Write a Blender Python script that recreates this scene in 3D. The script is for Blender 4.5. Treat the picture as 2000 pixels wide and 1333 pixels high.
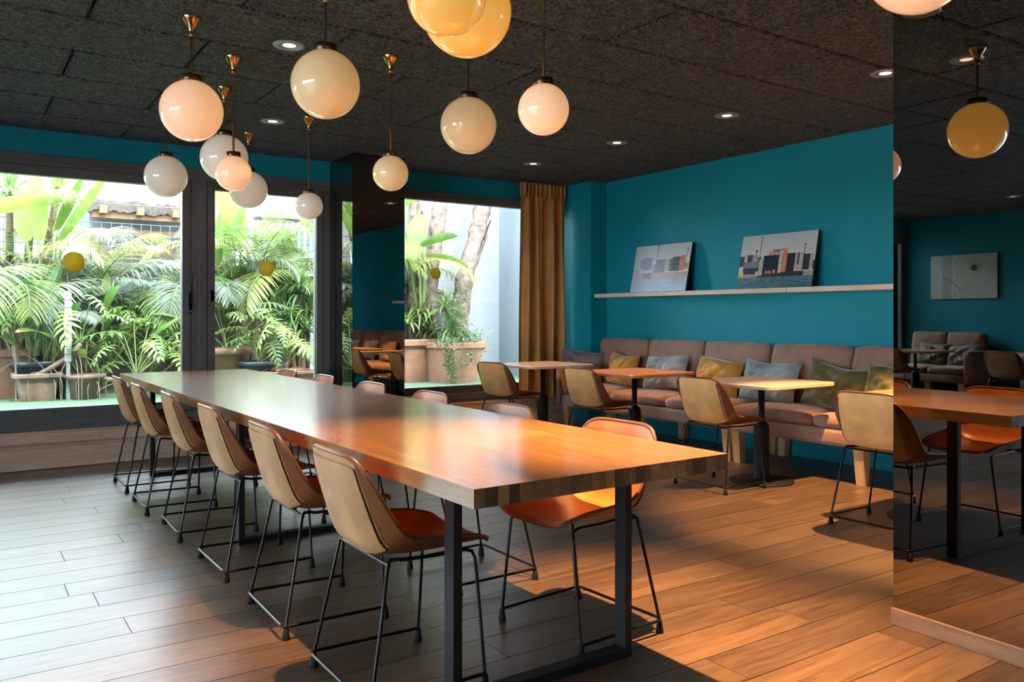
import bpy, bmesh, math, random
from mathutils import Vector, Matrix, Euler
for o in list(bpy.data.objects): bpy.data.objects.remove(o, do_unlink=True)
S = bpy.context.scene
C = S.collection
R = math.radians

# ---------------------------------------------------------------- camera
F_PX, HORIZON, YAW, CAM_H = 1600.0, 618.0, math.atan(1085/1600.0), 1.22
cam = bpy.data.cameras.new('camera'); co = bpy.data.objects.new('camera', cam); C.objects.link(co)
co.location = (0, 0, CAM_H); co.rotation_euler = (R(90), 0, -YAW)
cam.sensor_width = 36; cam.lens = 36*F_PX/2000
cam.shift_y = -(666.5-HORIZON)/2000
cam.clip_start = .05; cam.clip_end = 200
S.camera = co
# ---------------------------------------------------------------- sky, sun, exposure
w = bpy.data.worlds.new('world'); S.world = w; w.use_nodes = True
bg = w.node_tree.nodes['Background']
bg.inputs[0].default_value = (.80, .90, 1, 1); bg.inputs[1].default_value = 20.0
sun = bpy.data.lights.new('sun', 'SUN'); so = bpy.data.objects.new('sun', sun); C.objects.link(so)
sun.energy = 8.0; sun.angle = R(12); sun.color = (1, .95, .84)
so.rotation_euler = (R(38), R(8), 0); so.location = (0, 0, 12)
vs = S.view_settings
vs.view_transform = 'Standard'; vs.look = 'None'; vs.gamma = 1; vs.exposure = 0.18; vs.use_curve_mapping = False
SPOT_COL = (1.0, .50, .175)

# ---------------------------------------------------------------- materials
M = {}
def nt(name):
    m = bpy.data.materials.new(name); m.use_nodes = True
    n = m.node_tree; p = n.nodes['Principled BSDF']; M[name] = m
    return m, n, p
def N(n, t, **k):
    x = n.nodes.new(t)
    for a, b in k.items():
        if hasattr(x, a): setattr(x, a, b)
        else: x.inputs[a].default_value = b
    return x
def ramp(n, fac, cols):
    r = n.nodes.new('ShaderNodeValToRGB'); e = r.color_ramp.elements
    while len(e) < len(cols): e.new(.5)
    for i, (p, c) in enumerate(cols):
        e[i].position = p; e[i].color = (*c, 1)
    n.links.new(fac, r.inputs[0]); return r
def plain(name, col, rough=.5, metal=0, spec=.5, sheen=0, coat=0, var=0, scale=8, bump=0, bscale=60):
    m, n, p = nt(name)
    p.inputs['Base Color'].default_value = (*col, 1); p.inputs['Roughness'].default_value = rough
    p.inputs['Metallic'].default_value = metal; p.inputs['Specular IOR Level'].default_value = spec
    p.inputs['Sheen Weight'].default_value = sheen; p.inputs['Coat Weight'].default_value = coat
    if sheen: p.inputs['Sheen Roughness'].default_value = .4
    if var or bump:
        tc = N(n, 'ShaderNodeTexCoord')
    if var:
        z = N(n, 'ShaderNodeTexNoise', Scale=scale, Detail=5.0, Roughness=.6); n.links.new(tc.outputs['Object'], z.inputs['Vector'])
        a = tuple(max(0, c*(1-var)) for c in col); b = tuple(min(1, c*(1+var)) for c in col)
        r = ramp(n, z.outputs['Fac'], [(.3, a), (.7, b)]); n.links.new(r.outputs[0], p.inputs['Base Color'])
    if bump:
        z = N(n, 'ShaderNodeTexNoise', Scale=bscale, Detail=4.0); n.links.new(tc.outputs['Object'], z.inputs['Vector'])
        b = N(n, 'ShaderNodeBump', Strength=bump, Distance=.004); n.links.new(z.outputs['Fac'], b.inputs['Height']); n.links.new(b.outputs[0], p.inputs['Normal'])
    return m
def wood(name, dark, light, rough=.4, along='X', stretch=14, scale=3.0, rnd=.35, bump=.15, coat=0, spec=.6, coord='pos', rvar=.1):
    m, n, p = nt(name); L = n.links.new
    oi = N(n, 'ShaderNodeObjectInfo')
    if coord == 'pos': src = N(n, 'ShaderNodeNewGeometry').outputs['Position']
    else: src = N(n, 'ShaderNodeTexCoord').outputs['Object']
    mul = N(n, 'ShaderNodeVectorMath', operation='MULTIPLY')
    mul.inputs[1].default_value = {'X': (1, stretch, stretch), 'Y': (stretch, 1, stretch), 'Z': (stretch, stretch, 1)}[along]
    L(src, mul.inputs[0])
    off = N(n, 'ShaderNodeMath', operation='MULTIPLY'); off.inputs[1].default_value = 37.0; L(oi.outputs['Random'], off.inputs[0])
    add = N(n, 'ShaderNodeVectorMath', operation='ADD'); L(mul.outputs[0], add.inputs[0]); L(off.outputs[0], add.inputs[1])
    z = N(n, 'ShaderNodeTexNoise', Scale=scale, Detail=6.0, Roughness=.65, Distortion=.6); L(add.outputs[0], z.inputs['Vector'])
    z2 = N(n, 'ShaderNodeTexNoise', Scale=scale*6, Detail=3.0, Roughness=.6); L(add.outputs[0], z2.inputs['Vector'])
    mx = N(n, 'ShaderNodeMath', operation='MULTIPLY_ADD'); mx.inputs[1].default_value = .35; L(z2.outputs['Fac'], mx.inputs[0]); L(z.outputs['Fac'], mx.inputs[2])
    r = ramp(n, mx.outputs[0], [(.42, dark), (.9, light)])
    hv = N(n, 'ShaderNodeHueSaturation'); L(r.outputs[0], hv.inputs['Color'])
    mr = N(n, 'ShaderNodeMapRange'); mr.inputs[3].default_value = 1-rnd; mr.inputs[4].default_value = 1+rnd; L(oi.outputs['Random'], mr.inputs[0]); L(mr.outputs[0], hv.inputs['Value'])
    L(hv.outputs[0], p.inputs['Base Color'])
    p.inputs['Roughness'].default_value = rough; p.inputs['Coat Weight'].default_value = coat; p.inputs['Coat Roughness'].default_value = .13; p.inputs['Specular IOR Level'].default_value = spec
    rr = N(n, 'ShaderNodeMapRange'); rr.inputs[3].default_value = rough-rvar; rr.inputs[4].default_value = rough+rvar; L(z2.outputs['Fac'], rr.inputs[0]); L(rr.outputs[0], p.inputs['Roughness'])
    b = N(n, 'ShaderNodeBump', Strength=bump, Distance=.002); L(mx.outputs[0], b.inputs['Height']); L(b.outputs[0], p.inputs['Normal'])
    return m
def leafmat(name, c1, c2, trans=.35, rough=.4):
    m, n, p = nt(name); L = n.links.new
    oi = N(n, 'ShaderNodeObjectInfo'); g = N(n, 'ShaderNodeNewGeometry')
    z = N(n, 'ShaderNodeTexNoise', Scale=5.0, Detail=2.0); L(g.outputs['Position'], z.inputs['Vector'])
    a = N(n, 'ShaderNodeMath', operation='MULTIPLY_ADD'); a.inputs[1].default_value = .6; L(oi.outputs['Random'], a.inputs[0])
    s = N(n, 'ShaderNodeMath', operation='MULTIPLY_ADD'); s.inputs[1].default_value = .9; s.inputs[2].default_value = -.25; L(z.outputs['Fac'], s.inputs[0]); L(s.outputs[0], a.inputs[2])
    r = ramp(n, a.outputs[0], [(.15, c1), (.85, c2)])
    L(r.outputs[0], p.inputs['Base Color']); p.inputs['Roughness'].default_value = rough
    t = N(n, 'ShaderNodeBsdfTranslucent'); L(r.outputs[0], t.inputs['Color'])
    mix = N(n, 'ShaderNodeMixShader'); mix.inputs[0].default_value = trans
    out = n.nodes['Material Output']; L(p.outputs[0], mix.inputs[1]); L(t.outputs[0], mix.inputs[2]); L(mix.outputs[0], out.inputs['Surface'])
    return m

TEAL = (.002, .265, .350)
plain('teal_paint', TEAL, .55, spec=.35, var=.05, scale=1.5, bump=.04, bscale=120)
wood('oak_plank', (.037, .023, .014), (.160, .098, .058), .34, 'X', 12, 2.6, .30, .35, spec=1.0)
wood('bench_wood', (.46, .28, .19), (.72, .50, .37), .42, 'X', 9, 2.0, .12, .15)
wood('skirting_wood', (.11, .058, .032), (.24, .140, .082), .42, 'Y', 9, 2.0, .05, .15)
plain('sub_floor', (.012, .022, .016), .8)
wood('table_wood', (.150, .074, .028), (.335, .178, .073), .24, 'Y', 26, 2.0, .09, .01, rvar=.03, coat=.6, spec=.9)
wood('table_end_grain', (.15, .052, .019), (.42, .175, .062), .5, 'Y', 2, 14.0, .62, .1)
wood('oak_leg', (.42, .26, .13), (.66, .45, .25), .45, 'Z', 12, 3.0, .08, .1)
wood('shelf_wood', (.66, .52, .40), (.86, .72, .58), .5, 'Y', 12, 3.0, .06, .1)
wood('pale_top', (.44, .36, .285), (.58, .485, .39), .22, 'Y', 10, 2.5, .06, .04)
wood('pale_edge', (.52, .42, .33), (.68, .57, .46), .4, 'Y', 10, 2.5, .06, .04)
wood('orange_top', (.40, .165, .062), (.58, .270, .115), .30, 'Y', 10, 2.5, .06, .04)
plain('black_steel', (.010, .011, .013), .55, .0, spec=.25, var=.15, scale=20)
plain('rod_steel', (.018, .018, .019), .28, .7)
plain('rubber', (.008, .008, .009), .7, spec=.2)
plain('window_metal', (.17, .165, .163), .36, .3, var=.1, scale=6)
plain('handle_metal', (.020, .020, .022), .22, .9)
plain('brass', (.72, .42, .16), .16, 1.0)
plain('dark_brass', (.16, .09, .05), .30, .9)
plain('leather', (.40, .120, .030), .36, spec=.45, coat=.04, var=.35, scale=7, bump=.10, bscale=90)
plain('leather_brown', (.150, .050, .016), .40, var=.3, scale=8, bump=.1, bscale=60)
plain('leather_dark', (.12, .042, .018), .38, var=.25, scale=10)
plain('suede_back', (.385, .212, .092), .50, var=.32, scale=4.5, bump=.15, bscale=30)
plain('suede_ochre_lit', (.78, .42, .155), .50, var=.28, scale=4.5, bump=.15, bscale=30)  # lighter ochre suede, brightened in colour for the warm light on these backs
plain('thread', (.75, .55, .33), .7)
plain('sofa_suede', (.315, .176, .122), .80, sheen=.35, var=.16, scale=9, bump=.2, bscale=25)
for nm, c in dict(mustard=(.52, .25, .030), silver=(.32, .36, .355), ice=(.25, .33, .35), olive=(.085, .085, .013), mauve=(.22, .17, .19)).items():
    plain('velvet_'+nm, c, .60, sheen=.7, var=.40, scale=6, bump=.5, bscale=10)
plain('curtain_velvet', (.46, .215, .042), .55, sheen=.9, var=.18, scale=5)
plain('pot_terracotta', (0.2100, 0.1013, 0.0619), .8, var=.22, scale=6, bump=.2, bscale=20)
plain('pot_old', (0.1500, 0.1013, 0.0750), .85, var=.45, scale=7, bump=.3, bscale=20)
plain('pot_dark', (.018, .030, .038), .4)
plain('soil', (.04, .028, .018), .95, var=.4, scale=20)
plain('garden_wall', (0.1125, 0.1125, 0.1097), .85, var=.12, scale=1.2, bump=.2, bscale=14)
plain('white_render', (0.1188, 0.1221, 0.1254), .85, var=.06, scale=1.0, bump=.1, bscale=10)
plain('court_render', (.26, .265, .275), .85, var=.06, scale=1.0, bump=.1, bscale=10)
plain('shaded_render', (.175, .215, .240), .85, var=.06, scale=1.0, bump=.1, bscale=10)  # bluish tone puts the side wall's shade into its colour
plain('thatch', (0.0525, 0.0447, 0.0367), .95, var=.5, scale=22, bump=.8, bscale=30)
plain('hut_wood', (0.1219, 0.0658, 0.0292), .7, var=.2, scale=10)
plain('blue_steel', (.06, .10, .14), .5, .3)
plain('brown_fascia', (0.0525, 0.0223, 0.0132), .7, var=.2)
plain('wire', (0.2100, 0.2100, 0.2160), .5)
plain('trunk', (0.1275, 0.0881, 0.0713), .85, var=.60, scale=13, bump=.8, bscale=16)
plain('palm_stem', (0.0825, 0.0562, 0.0263), .8, var=.4, scale=12, bump=.6, bscale=30)
plain('stalk', (0.1237, 0.1650, 0.0536), .5, var=.25, scale=6)
plain('root', (0.1575, 0.1237, 0.0900), .85, var=.3, scale=12)
leafmat('sticker', (.60, .48, .085), (.60, .48, .085), .6)
plain('rose_trim', (.34, .42, .45), .35, .6)
plain('art_edge', (.02, .02, .022), .5)
plain('white_plastic', (0.2812, 0.2925, 0.3000), .5)
leafmat('leaf_banana', (0.062, 0.135, 0.018), (0.165, 0.235, 0.045), 0.44)
leafmat('leaf_paddle', (0.043, 0.119, 0.033), (0.148, 0.238, 0.057), 0.48)
leafmat('leaf_palm', (0.067, 0.142, 0.033), (0.283, 0.310, 0.088), 0.48)
leafmat('leaf_palm_blue', (0.107, 0.161, 0.122), (0.242, 0.274, 0.191), 0.43)
leafmat('leaf_philo', (0.067, 0.155, 0.035), (0.242, 0.297, 0.075), 0.48)
leafmat('leaf_strap', (0.033, 0.101, 0.029), (0.229, 0.274, 0.088), 0.43)
leafmat('leaf_ivy', (0.067, 0.142, 0.057), (0.270, 0.310, 0.151), 0.43)
# artificial turf
m, n, p = nt('turf'); L = n.links.new
tc = N(n, 'ShaderNodeNewGeometry'); z = N(n, 'ShaderNodeTexNoise', Scale=55.0, Detail=4.0); L(tc.outputs['Position'], z.inputs['Vector'])
r = ramp(n, z.outputs['Fac'], [(.3, (.04, .10, .05)), (.75, (.14, .23, .13))]); L(r.outputs[0], p.inputs['Base Color']); p.inputs['Roughness'].default_value = .9
b = N(n, 'ShaderNodeBump', Strength=1.0, Distance=.02); L(z.outputs['Fac'], b.inputs['Height']); L(b.outputs[0], p.inputs['Normal'])
# wood-wool acoustic ceiling board: curled strands
m, n, p = nt('wood_wool'); L = n.links.new
g = N(n, 'ShaderNodeNewGeometry'); oi = N(n, 'ShaderNodeObjectInfo')
acc = None
for i, (sc, st) in enumerate(((15, (1, 2.2, 1)), (19, (2.0, 1, 1)), (12, (1.2, 1.5, 1)), (24, (1, 1.2, 1)))):
    mu = N(n, 'ShaderNodeVectorMath', operation='MULTIPLY_ADD'); mu.inputs[1].default_value = st; L(g.outputs['Position'], mu.inputs[0])
    of = N(n, 'ShaderNodeMath', operation='MULTIPLY_ADD'); of.inputs[1].default_value = 23.0; of.inputs[2].default_value = i*7.7; L(oi.outputs['Random'], of.inputs[0]); L(of.outputs[0], mu.inputs[2])
    z = N(n, 'ShaderNodeTexNoise', Scale=float(sc), Detail=1.5, Distortion=1.2); L(mu.outputs[0], z.inputs['Vector'])
    s = N(n, 'ShaderNodeMath', operation='SUBTRACT'); s.inputs[1].default_value = .5; L(z.outputs['Fac'], s.inputs[0])
    a = N(n, 'ShaderNodeMath', operation='ABSOLUTE'); L(s.outputs[0], a.inputs[0])
    mr = N(n, 'ShaderNodeMapRange'); mr.inputs[1].default_value = .0; mr.inputs[2].default_value = .05; mr.inputs[3].default_value = 1; mr.inputs[4].default_value = 0; L(a.outputs[0], mr.inputs[0])
    if acc is None: acc = mr.outputs[0]
    else:
        mm = N(n, 'ShaderNodeMath', operation='MAXIMUM'); L(acc, mm.inputs[0]); L(mr.outputs[0], mm.inputs[1]); acc = mm.outputs[0]
r = ramp(n, acc, [(0, (.012, .013, .014)), (.5, (.050, .053, .056)), (1, (.17, .20, .225))]); L(r.outputs[0], p.inputs['Base Color']); p.inputs['Roughness'].default_value = .8
b = N(n, 'ShaderNodeBump', Strength=.9, Distance=.006); L(acc, b.inputs['Height']); L(b.outputs[0], p.inputs['Normal'])
plain('ceiling_back', (.004, .004, .004), .9)
# window glass
m, n, p = nt('glass'); L = n.links.new
t = N(n, 'ShaderNodeBsdfTransparent'); t.inputs[0].default_value = (.97, .985, .985, 1)
gl = N(n, 'ShaderNodeBsdfGlossy'); gl.inputs['Roughness'].default_value = .01
fr = N(n, 'ShaderNodeFresnel'); fr.inputs[0].default_value = 1.45
mix = N(n, 'ShaderNodeMixShader'); L(fr.outputs[0], mix.inputs[0]); L(t.outputs[0], mix.inputs[1]); L(gl.outputs[0], mix.inputs[2]); L(mix.outputs[0], n.nodes['Material Output'].inputs['Surface'])
# smoked mirror
m, n, p = nt('smoked_mirror')
p.inputs['Base Color'].default_value = (.30, .29, .275, 1); p.inputs['Metallic'].default_value = 1; p.inputs['Roughness'].default_value = .012
p.inputs['Specular Tint'].default_value = (.9, .9, .9, 1)
# opal globes
def opal(name, col, em, strength):
    m, n, p = nt(name)
    p.inputs['Base Color'].default_value = (*col, 1); p.inputs['Roughness'].default_value = .06; p.inputs['Coat Weight'].default_value = .6; p.inputs['Coat Roughness'].default_value = .03
    p.inputs['Emission Color'].default_value = (*em, 1); p.inputs['Emission Strength'].default_value = strength
opal('opal_lit', (.70, .60, .48), (1, .50, .23), .62)
opal('opal_amber', (.62, .40, .12), (1, .45, .07), .60)
opal('opal_dim', (.76, .73, .66), (1, .76, .52), .24)
opal('opal_cream', (.72, .60, .38), (1, .58, .22), .30)
m, n, p = nt('lens'); p.inputs['Base Color'].default_value = (.8, .8, .8, 1); p.inputs['Emission Color'].default_value = (1, .72, .50, 1); p.inputs['Emission Strength'].default_value = 2.2
# printed picture: colours come from the print itself
m, n, p = nt('print'); at_ = N(n, 'ShaderNodeVertexColor', layer_name='ink'); n.links.new(at_.outputs['Color'], p.inputs['Base Color']); p.inputs['Roughness'].default_value = .35

# ---------------------------------------------------------------- mesh helpers
class MB:
    def __init__(s): s.v = []; s.f = []; s.m = []; s.sm = []
    def add(s, vs, fs, mi=0, smooth=False):
        k = len(s.v); s.v += [tuple(x) for x in vs]
        for q in fs: s.f.append(tuple(i+k for i in q)); s.m.append(mi); s.sm.append(smooth)
    def box(s, x0, x1, y0, y1, z0, z1, mi=0, c=0.0):
        if c <= 0:
            s.add([(x0,y0,z0),(x1,y0,z0),(x1,y1,z0),(x0,y1,z0),(x0,y0,z1),(x1,y0,z1),(x1,y1,z1),(x0,y1,z1)],
                  [(0,3,2,1),(4,5,6,7),(0,1,5,4),(1,2,6,5),(2,3,7,6),(3,0,4,7)], mi)
        else:
            b = bmesh.new(); bmesh.ops.create_cube(b, size=1)
            for q in b.verts: q.co = Vector(((x0+x1)/2+q.co.x*(x1-x0), (y0+y1)/2+q.co.y*(y1-y0), (z0+z1)/2+q.co.z*(z1-z0)))
            bmesh.ops.bevel(b, geom=b.edges[:], offset=c, segments=1, affect='EDGES')
            b.verts.index_update(); s.add([q.co[:] for q in b.verts], [tuple(q.index for q in f.verts) for f in b.faces], mi); b.free()
        return s
    def grid(s, rows, mi=0, smooth=True, flip=False, closed=False):
        k = len(rows[0]); vs = [p for r_ in rows for p in r_]; fs = []
        for i in range(len(rows)-1):
            for j in range(k if closed else k-1):
                a, b, c, d = i*k+j, i*k+(j+1)%k, (i+1)*k+(j+1)%k, (i+1)*k+j
                fs.append((a, d, c, b) if flip else (a, b, c, d))
        s.add(vs, fs, mi, smooth); return s
    def tube(s, path, r, n=8, mi=0, cap=True, close=False):
        P = [Vector(p) for p in path]; k = len(P); rows = []
        rad = r if isinstance(r, (list, tuple)) else [r]*k
        up = None
        for i, p in enumerate(P):
            t = (P[min(i+1, k-1)]-P[max(i-1, 0)])
            if t.length < 1e-9: t = Vector((0, 0, 1))
            t.normalize()
            if up is None:
                up = Vector((0, 0, 1)) if abs(t.z) < .9 else Vector((1, 0, 0))
            a = t.cross(up)
            if a.length < 1e-6: a = t.cross(Vector((0, 1, 0)))
            a.normalize(); b = t.cross(a).normalized(); up = -b if b.dot(up) < 0 else b
            b = up; a = t.cross(b).normalized()
            rows.append([p+(a*math.cos(2*math.pi*j/n)+b*math.sin(2*math.pi*j/n))*rad[i] for j in range(n)])
        s.grid(rows, mi, True, False, True)
        if cap:
            for row, fl in ((rows[0], True), (rows[-1], False)):
                s.add(row, [tuple(range(n)) if fl else tuple(reversed(range(n)))], mi)
        return s
    def lathe(s, prof, n=24, mi=0, c=(0, 0, 0)):
        rows = [[(c[0]+r_*math.cos(2*math.pi*j/n), c[1]+r_*math.sin(2*math.pi*j/n), c[2]+z) for j in range(n)] for r_, z in prof]
        s.grid(rows, mi, True, True, True); return s
    def mesh(s, name, mats):
        me = bpy.data.meshes.new(name); me.from_pydata(s.v, [], s.f)
        for x in (mats if isinstance(mats, (list, tuple)) else [mats]): me.materials.append(M[x])
        me.polygons.foreach_set('material_index', s.m); me.polygons.foreach_set('use_smooth', s.sm)
        me.update(); return me
    def build(s, name, mats, parent=None):
        return link(name, s.mesh(name, mats), parent)
def link(name, me, parent=None):
    o = bpy.data.objects.new(name, me); C.objects.link(o)
    if parent: o.parent = parent
    return o
def tag(o, label, cat, group=None, kind=None):
    o['label'] = label; o['category'] = cat
    if group: o['group'] = group
    if kind: o['kind'] = kind
    return o
def thing(name, label, cat, loc=(0, 0, 0), rz=0, group=None):
    o = bpy.data.objects.new(name, None); C.objects.link(o); o.empty_display_size = .1
    o.location = loc; o.rotation_euler = (0, 0, rz)
    return tag(o, label, cat, group)
def struct(o): o['kind'] = 'structure'; return o
def sroot(name, loc=(0, 0, 0)):
    o = bpy.data.objects.new(name, None); C.objects.link(o); o.location = loc; o.empty_display_size = .1
    return struct(o)
def dup(root, loc, rz, label, group=None):
    r_ = root.copy(); C.objects.link(r_); r_.location = loc; r_.rotation_euler = (0, 0, rz); r_['label'] = label
    if group: r_['group'] = group
    for ch in list(root.children):
        c_ = ch.copy(); C.objects.link(c_); c_.parent = r_
        for g_ in list(ch.children):
            d_ = g_.copy(); C.objects.link(d_); d_.parent = c_
    return r_
def lerp(a, b, t): return a+(b-a)*t
def crom(pts, t):
    k = len(pts)-1; x = min(max(t, 0), 1)*k; i = min(int(x), k-1); u = x-i
    g = lambda j: pts[min(max(j, 0), k)]
    out = []
    for a, b, c_, d in zip(*(g(i+q) if isinstance(g(i+q), (tuple, list)) else (g(i+q),) for q in (-1, 0, 1, 2))):
        out.append(.5*((2*b)+(-a+c_)*u+(2*a-5*b+4*c_-d)*u*u+(-a+3*b-3*c_+d)*u**3))
    return out if len(out) > 1 else out[0]
def rbox(mb, c, s, r, n=8, puff=(0, 0, 0), seed=0, wob=0, mi=0):
    """rounded, slightly stuffed box centred at c with full size s"""
    rn = random.Random(seed); ph = [rn.uniform(0, 6) for _ in range(6)]
    b = bmesh.new(); bmesh.ops.create_cube(b, size=2)
    bmesh.ops.subdivide_edges(b, edges=b.edges[:], cuts=n, use_grid_fill=True)
    h = [q/2 for q in s]
    for v in b.verts:
        p = [v.co[i] for i in range(3)]
        q = [p[i]*h[i] for i in range(3)]
        inn = [max(-(h[i]-r), min(h[i]-r, q[i])) for i in range(3)]
        d = Vector([q[i]-inn[i] for i in range(3)])
        if d.length > 1e-9: d = d.normalized()*r
        q = [inn[i]+d[i] for i in range(3)]
        for i in range(3):
            j, k = (i+1) % 3, (i+2) % 3
            q[i] += (1 if p[i] > 0 else -1)*abs(p[i])**3*puff[i]*(1-p[j]**2)*(1-p[k]**2)
        if wob:
            q = [q[i]+wob*math.sin(9*p[(i+1) % 3]+ph[i])*math.sin(7*p[(i+2) % 3]+ph[i+3]) for i in range(3)]
        v.co = Vector(q)+Vector(c)
    b.verts.index_update()
    mb.add([v.co[:] for v in b.verts], [tuple(v.index for v in f.verts) for f in b.faces], mi, True); b.free()
    return mb

# world place of a measured direction (pixel of the 2000x1333 frame) at a given distance Y into the garden
def ray(px, py):
    a = (px-1000)/F_PX; b = (HORIZON-py)/F_PX
    return math.sin(YAW)+a*math.cos(YAW), math.cos(YAW)-a*math.sin(YAW), b
def at(px, py, Y):
    x, y, b = ray(px, py); t = Y/y; return Vector((x*t, Y, CAM_H+b*t))

# ================================================================ THE ROOM
XL, XR, YB, YW, H = -6.1, 6.07, -1.2, 7.62, 2.725
fl = struct(MB().box(XL-.2, XR+.2, YB-.2, YW+.1, -.15, -.014).build('floor', 'sub_floor'))
rn = random.Random(4)
PL = MB().box(0, 1, 0, .196, -.0145, 0).mesh('plank', 'oak_plank')
y = -1.17; row = 0
while y < 7.5:
    x = XL-rn.uniform(.1, 1.9)
    while x < XR:
        ln = rn.choice((1.6, 1.9, 1.9, 2.2, 2.2))
        a, b_ = max(x, XL), min(x+ln, XR)
        if b_-a > .05:
            o = link('plank', PL, fl); o.location = (a, y, 0); o.scale = (b_-a-.003, 1, 1)
        x += ln
    y += .2; row += 1
ce = struct(MB().box(XL-.2, XR+.2, YB-.2, YW+.3, H+.022, H+.30).build('ceiling', 'ceiling_back'))
CP = MB().box(.005, 1.195, .005, .595, H, H+.021, c=.014).mesh('ceiling_panel', 'wood_wool')
for r_ in range(16):
    y = YW-.0-.597*(r_+1)
    if y < YB-.5: break
    x = .55-1.2*6-(.6 if r_ % 2 == 0 else 0)
    while x < XR:
        if x+1.2 > XL:
            o = link('ceiling_panel', CP, ce); o.location = (x, y, 0); o.scale = (1, .995, 1)
            if x < XL: o.location.x = XL; o.scale.x = (x+1.2-XL)/1.2
            if x+1.2 > XR: o.scale.x = (XR-x)/1.2
            if y < YB: o.location.y = YB; o.scale.y = (y+.597-YB)/.6
        x += 1.2
wr = struct(MB().box(XR, XR+.2, YB-.2, YW+.3, 0, H+.3).build('wall_right', 'teal_paint'))
MB().box(5.84, XR, 7.05, 7.64, 0, H).build('pilaster', 'teal_paint', wr)
struct(MB().box(XR-.012, XR, YB, 7.05, 0, .095, c=.003).build('baseboard_right', 'teal_paint'))
wl_ = struct(MB().box(XL-.2, XL, 4.95, YW+.3, 0, H+.3).build('wall_left', 'teal_paint'))
MB().box(XL-.2, XL, YB-.2, 4.95, 2.50, H+.3).build('lintel', 'teal_paint', wl_)
MB().box(XL-.2, XL, YB-.2, 4.95, 0, .12).build('sill', 'teal_paint', wl_)
struct(MB().box(XL, XR, YB-.2, YB, 0, H+.3).build('wall_back', 'teal_paint'))
wf = struct(MB().box(XL, XR, YW, YW+.3, 2.53, H+.3).build('wall_front', 'teal_paint'))
MB().box(XL, XR, YW+.02, YW+.3, 0, .28).build('plinth', 'garden_wall', wf)
# stepped wooden bench below the windows
st = sroot('trim_1', (0, 7.5, 0))
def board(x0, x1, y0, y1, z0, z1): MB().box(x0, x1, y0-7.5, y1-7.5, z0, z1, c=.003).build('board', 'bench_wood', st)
cuts = [XL, -4.2, -2.3, -.62, 1.17, 3.02, 4.4, 5.84]
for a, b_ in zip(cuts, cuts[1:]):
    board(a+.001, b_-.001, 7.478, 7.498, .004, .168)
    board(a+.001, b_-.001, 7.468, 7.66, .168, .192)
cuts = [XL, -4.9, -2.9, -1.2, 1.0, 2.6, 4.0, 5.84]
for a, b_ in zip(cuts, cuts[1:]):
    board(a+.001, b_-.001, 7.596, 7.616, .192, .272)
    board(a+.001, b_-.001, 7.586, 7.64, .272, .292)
# sliding windows
def window(n_, x0, x1, zt, stile=.07, handle=None, lock=None, left=.07, right=.07):
    r_ = sroot('window_%d' % n_, ((x0+x1)/2, YW, .29)); cx = (x0+x1)/2
    def bx(nm, a, b, y0, y1, z0, z1, mat='window_metal', c=.003, par=None):
        return MB().box(a-cx, b-cx, y0-YW, y1-YW, z0-.29, z1-.29, c=c).build(nm, mat, par or r_)
    bx('track', x0, x1, 7.600, 7.72, .292, .385); bx('track_lip', x0, x1, 7.594, 7.602, .325, .331, c=0)
    bx('bottom_rail', x0, x1, 7.625, 7.70, .390, .470); bx('bottom_bead', x0+left, x1-right, 7.615, 7.63, .458, .472, c=.001)
    bx('head_frame', x0, x1, 7.600, 7.72, 2.47, 2.53); bx('head_lip', x0, x1, 7.594, 7.602, 2.468, 2.474, c=0); bx('head_track', x0, x1, 7.606, 7.72, 2.44 if zt < 2.43 else 2.455, 2.47)
    bx('top_rail', x0, x1, 7.625, 7.70, zt, 2.44 if zt < 2.43 else 2.455)
    for a, b in ((x0, x0+left), (x1-right, x1)):
        bx('stile', a, b, 7.615, 7.70, .39, 2.455)
        bx('groove', (a+b)/2-.003, (a+b)/2+.003, 7.6135, 7.617, .40, 2.44, 'rubber', 0)
    bx('pane', x0+left-.005, x1-right+.005, 7.655, 7.661, .455, zt+.005, 'glass', 0)
    if handle:
        hx = handle
        pl = bx('handle_plate', hx-.014, hx+.014, 7.603, 7.616, 1.24, 1.43, 'handle_metal')
        MB().tube([(hx-cx, 7.605-YW, 1.30-.29), (hx-cx, 7.57-YW, 1.31-.29), (hx-cx, 7.562-YW, 1.34-.29), (hx-cx, 7.562-YW, 1.59-.29)], .009, 10).build('handle', 'handle_metal', r_)
        MB().tube([(hx-cx, 7.604-YW, 1.262-.29), (hx-cx, 7.598-YW, 1.262-.29)], .009, 12).build('lock_cylinder', 'rose_trim', r_)
    if lock: bx('latch', lock-.015, lock+.012, 7.59, 7.616, 1.35, 1.45, 'handle_metal')
    return r_
window(1, -.80, 1.79, 2.36, handle=1.715, left=.14, right=.14)
window(2, 1.79, 3.02, 2.36, lock=1.90, left=.14, right=.14)
window(3, 3.02, 5.84, 2.44, left=.4, right=.05)
window(4, -3.4, -.80, 2.36, left=.14, right=.14)
window(5, XL, -3.4, 2.36, left=.14, right=.14)
for i, (px, py, rad, lab) in enumerate(((144, 512, .083, 'ochre round sticker on the left window pane, largest of the three'), (520, 525, .072, 'ochre round sticker on the middle window pane'), (851, 535, .061, 'ochre round sticker on the right window pane, in front of the tree trunks'))):
    q = at(px, py, 7.648); mb = MB(); mb.lathe([(.0, -.001), (rad, -.001), (rad, .001), (0, .001)], 40)
    o = mb.build('window_sticker', 'sticker'); o.location = q; o.rotation_euler = (R(90), 0, 0); tag(o, lab, 'sticker', 'round stickers on the window panes')
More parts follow.
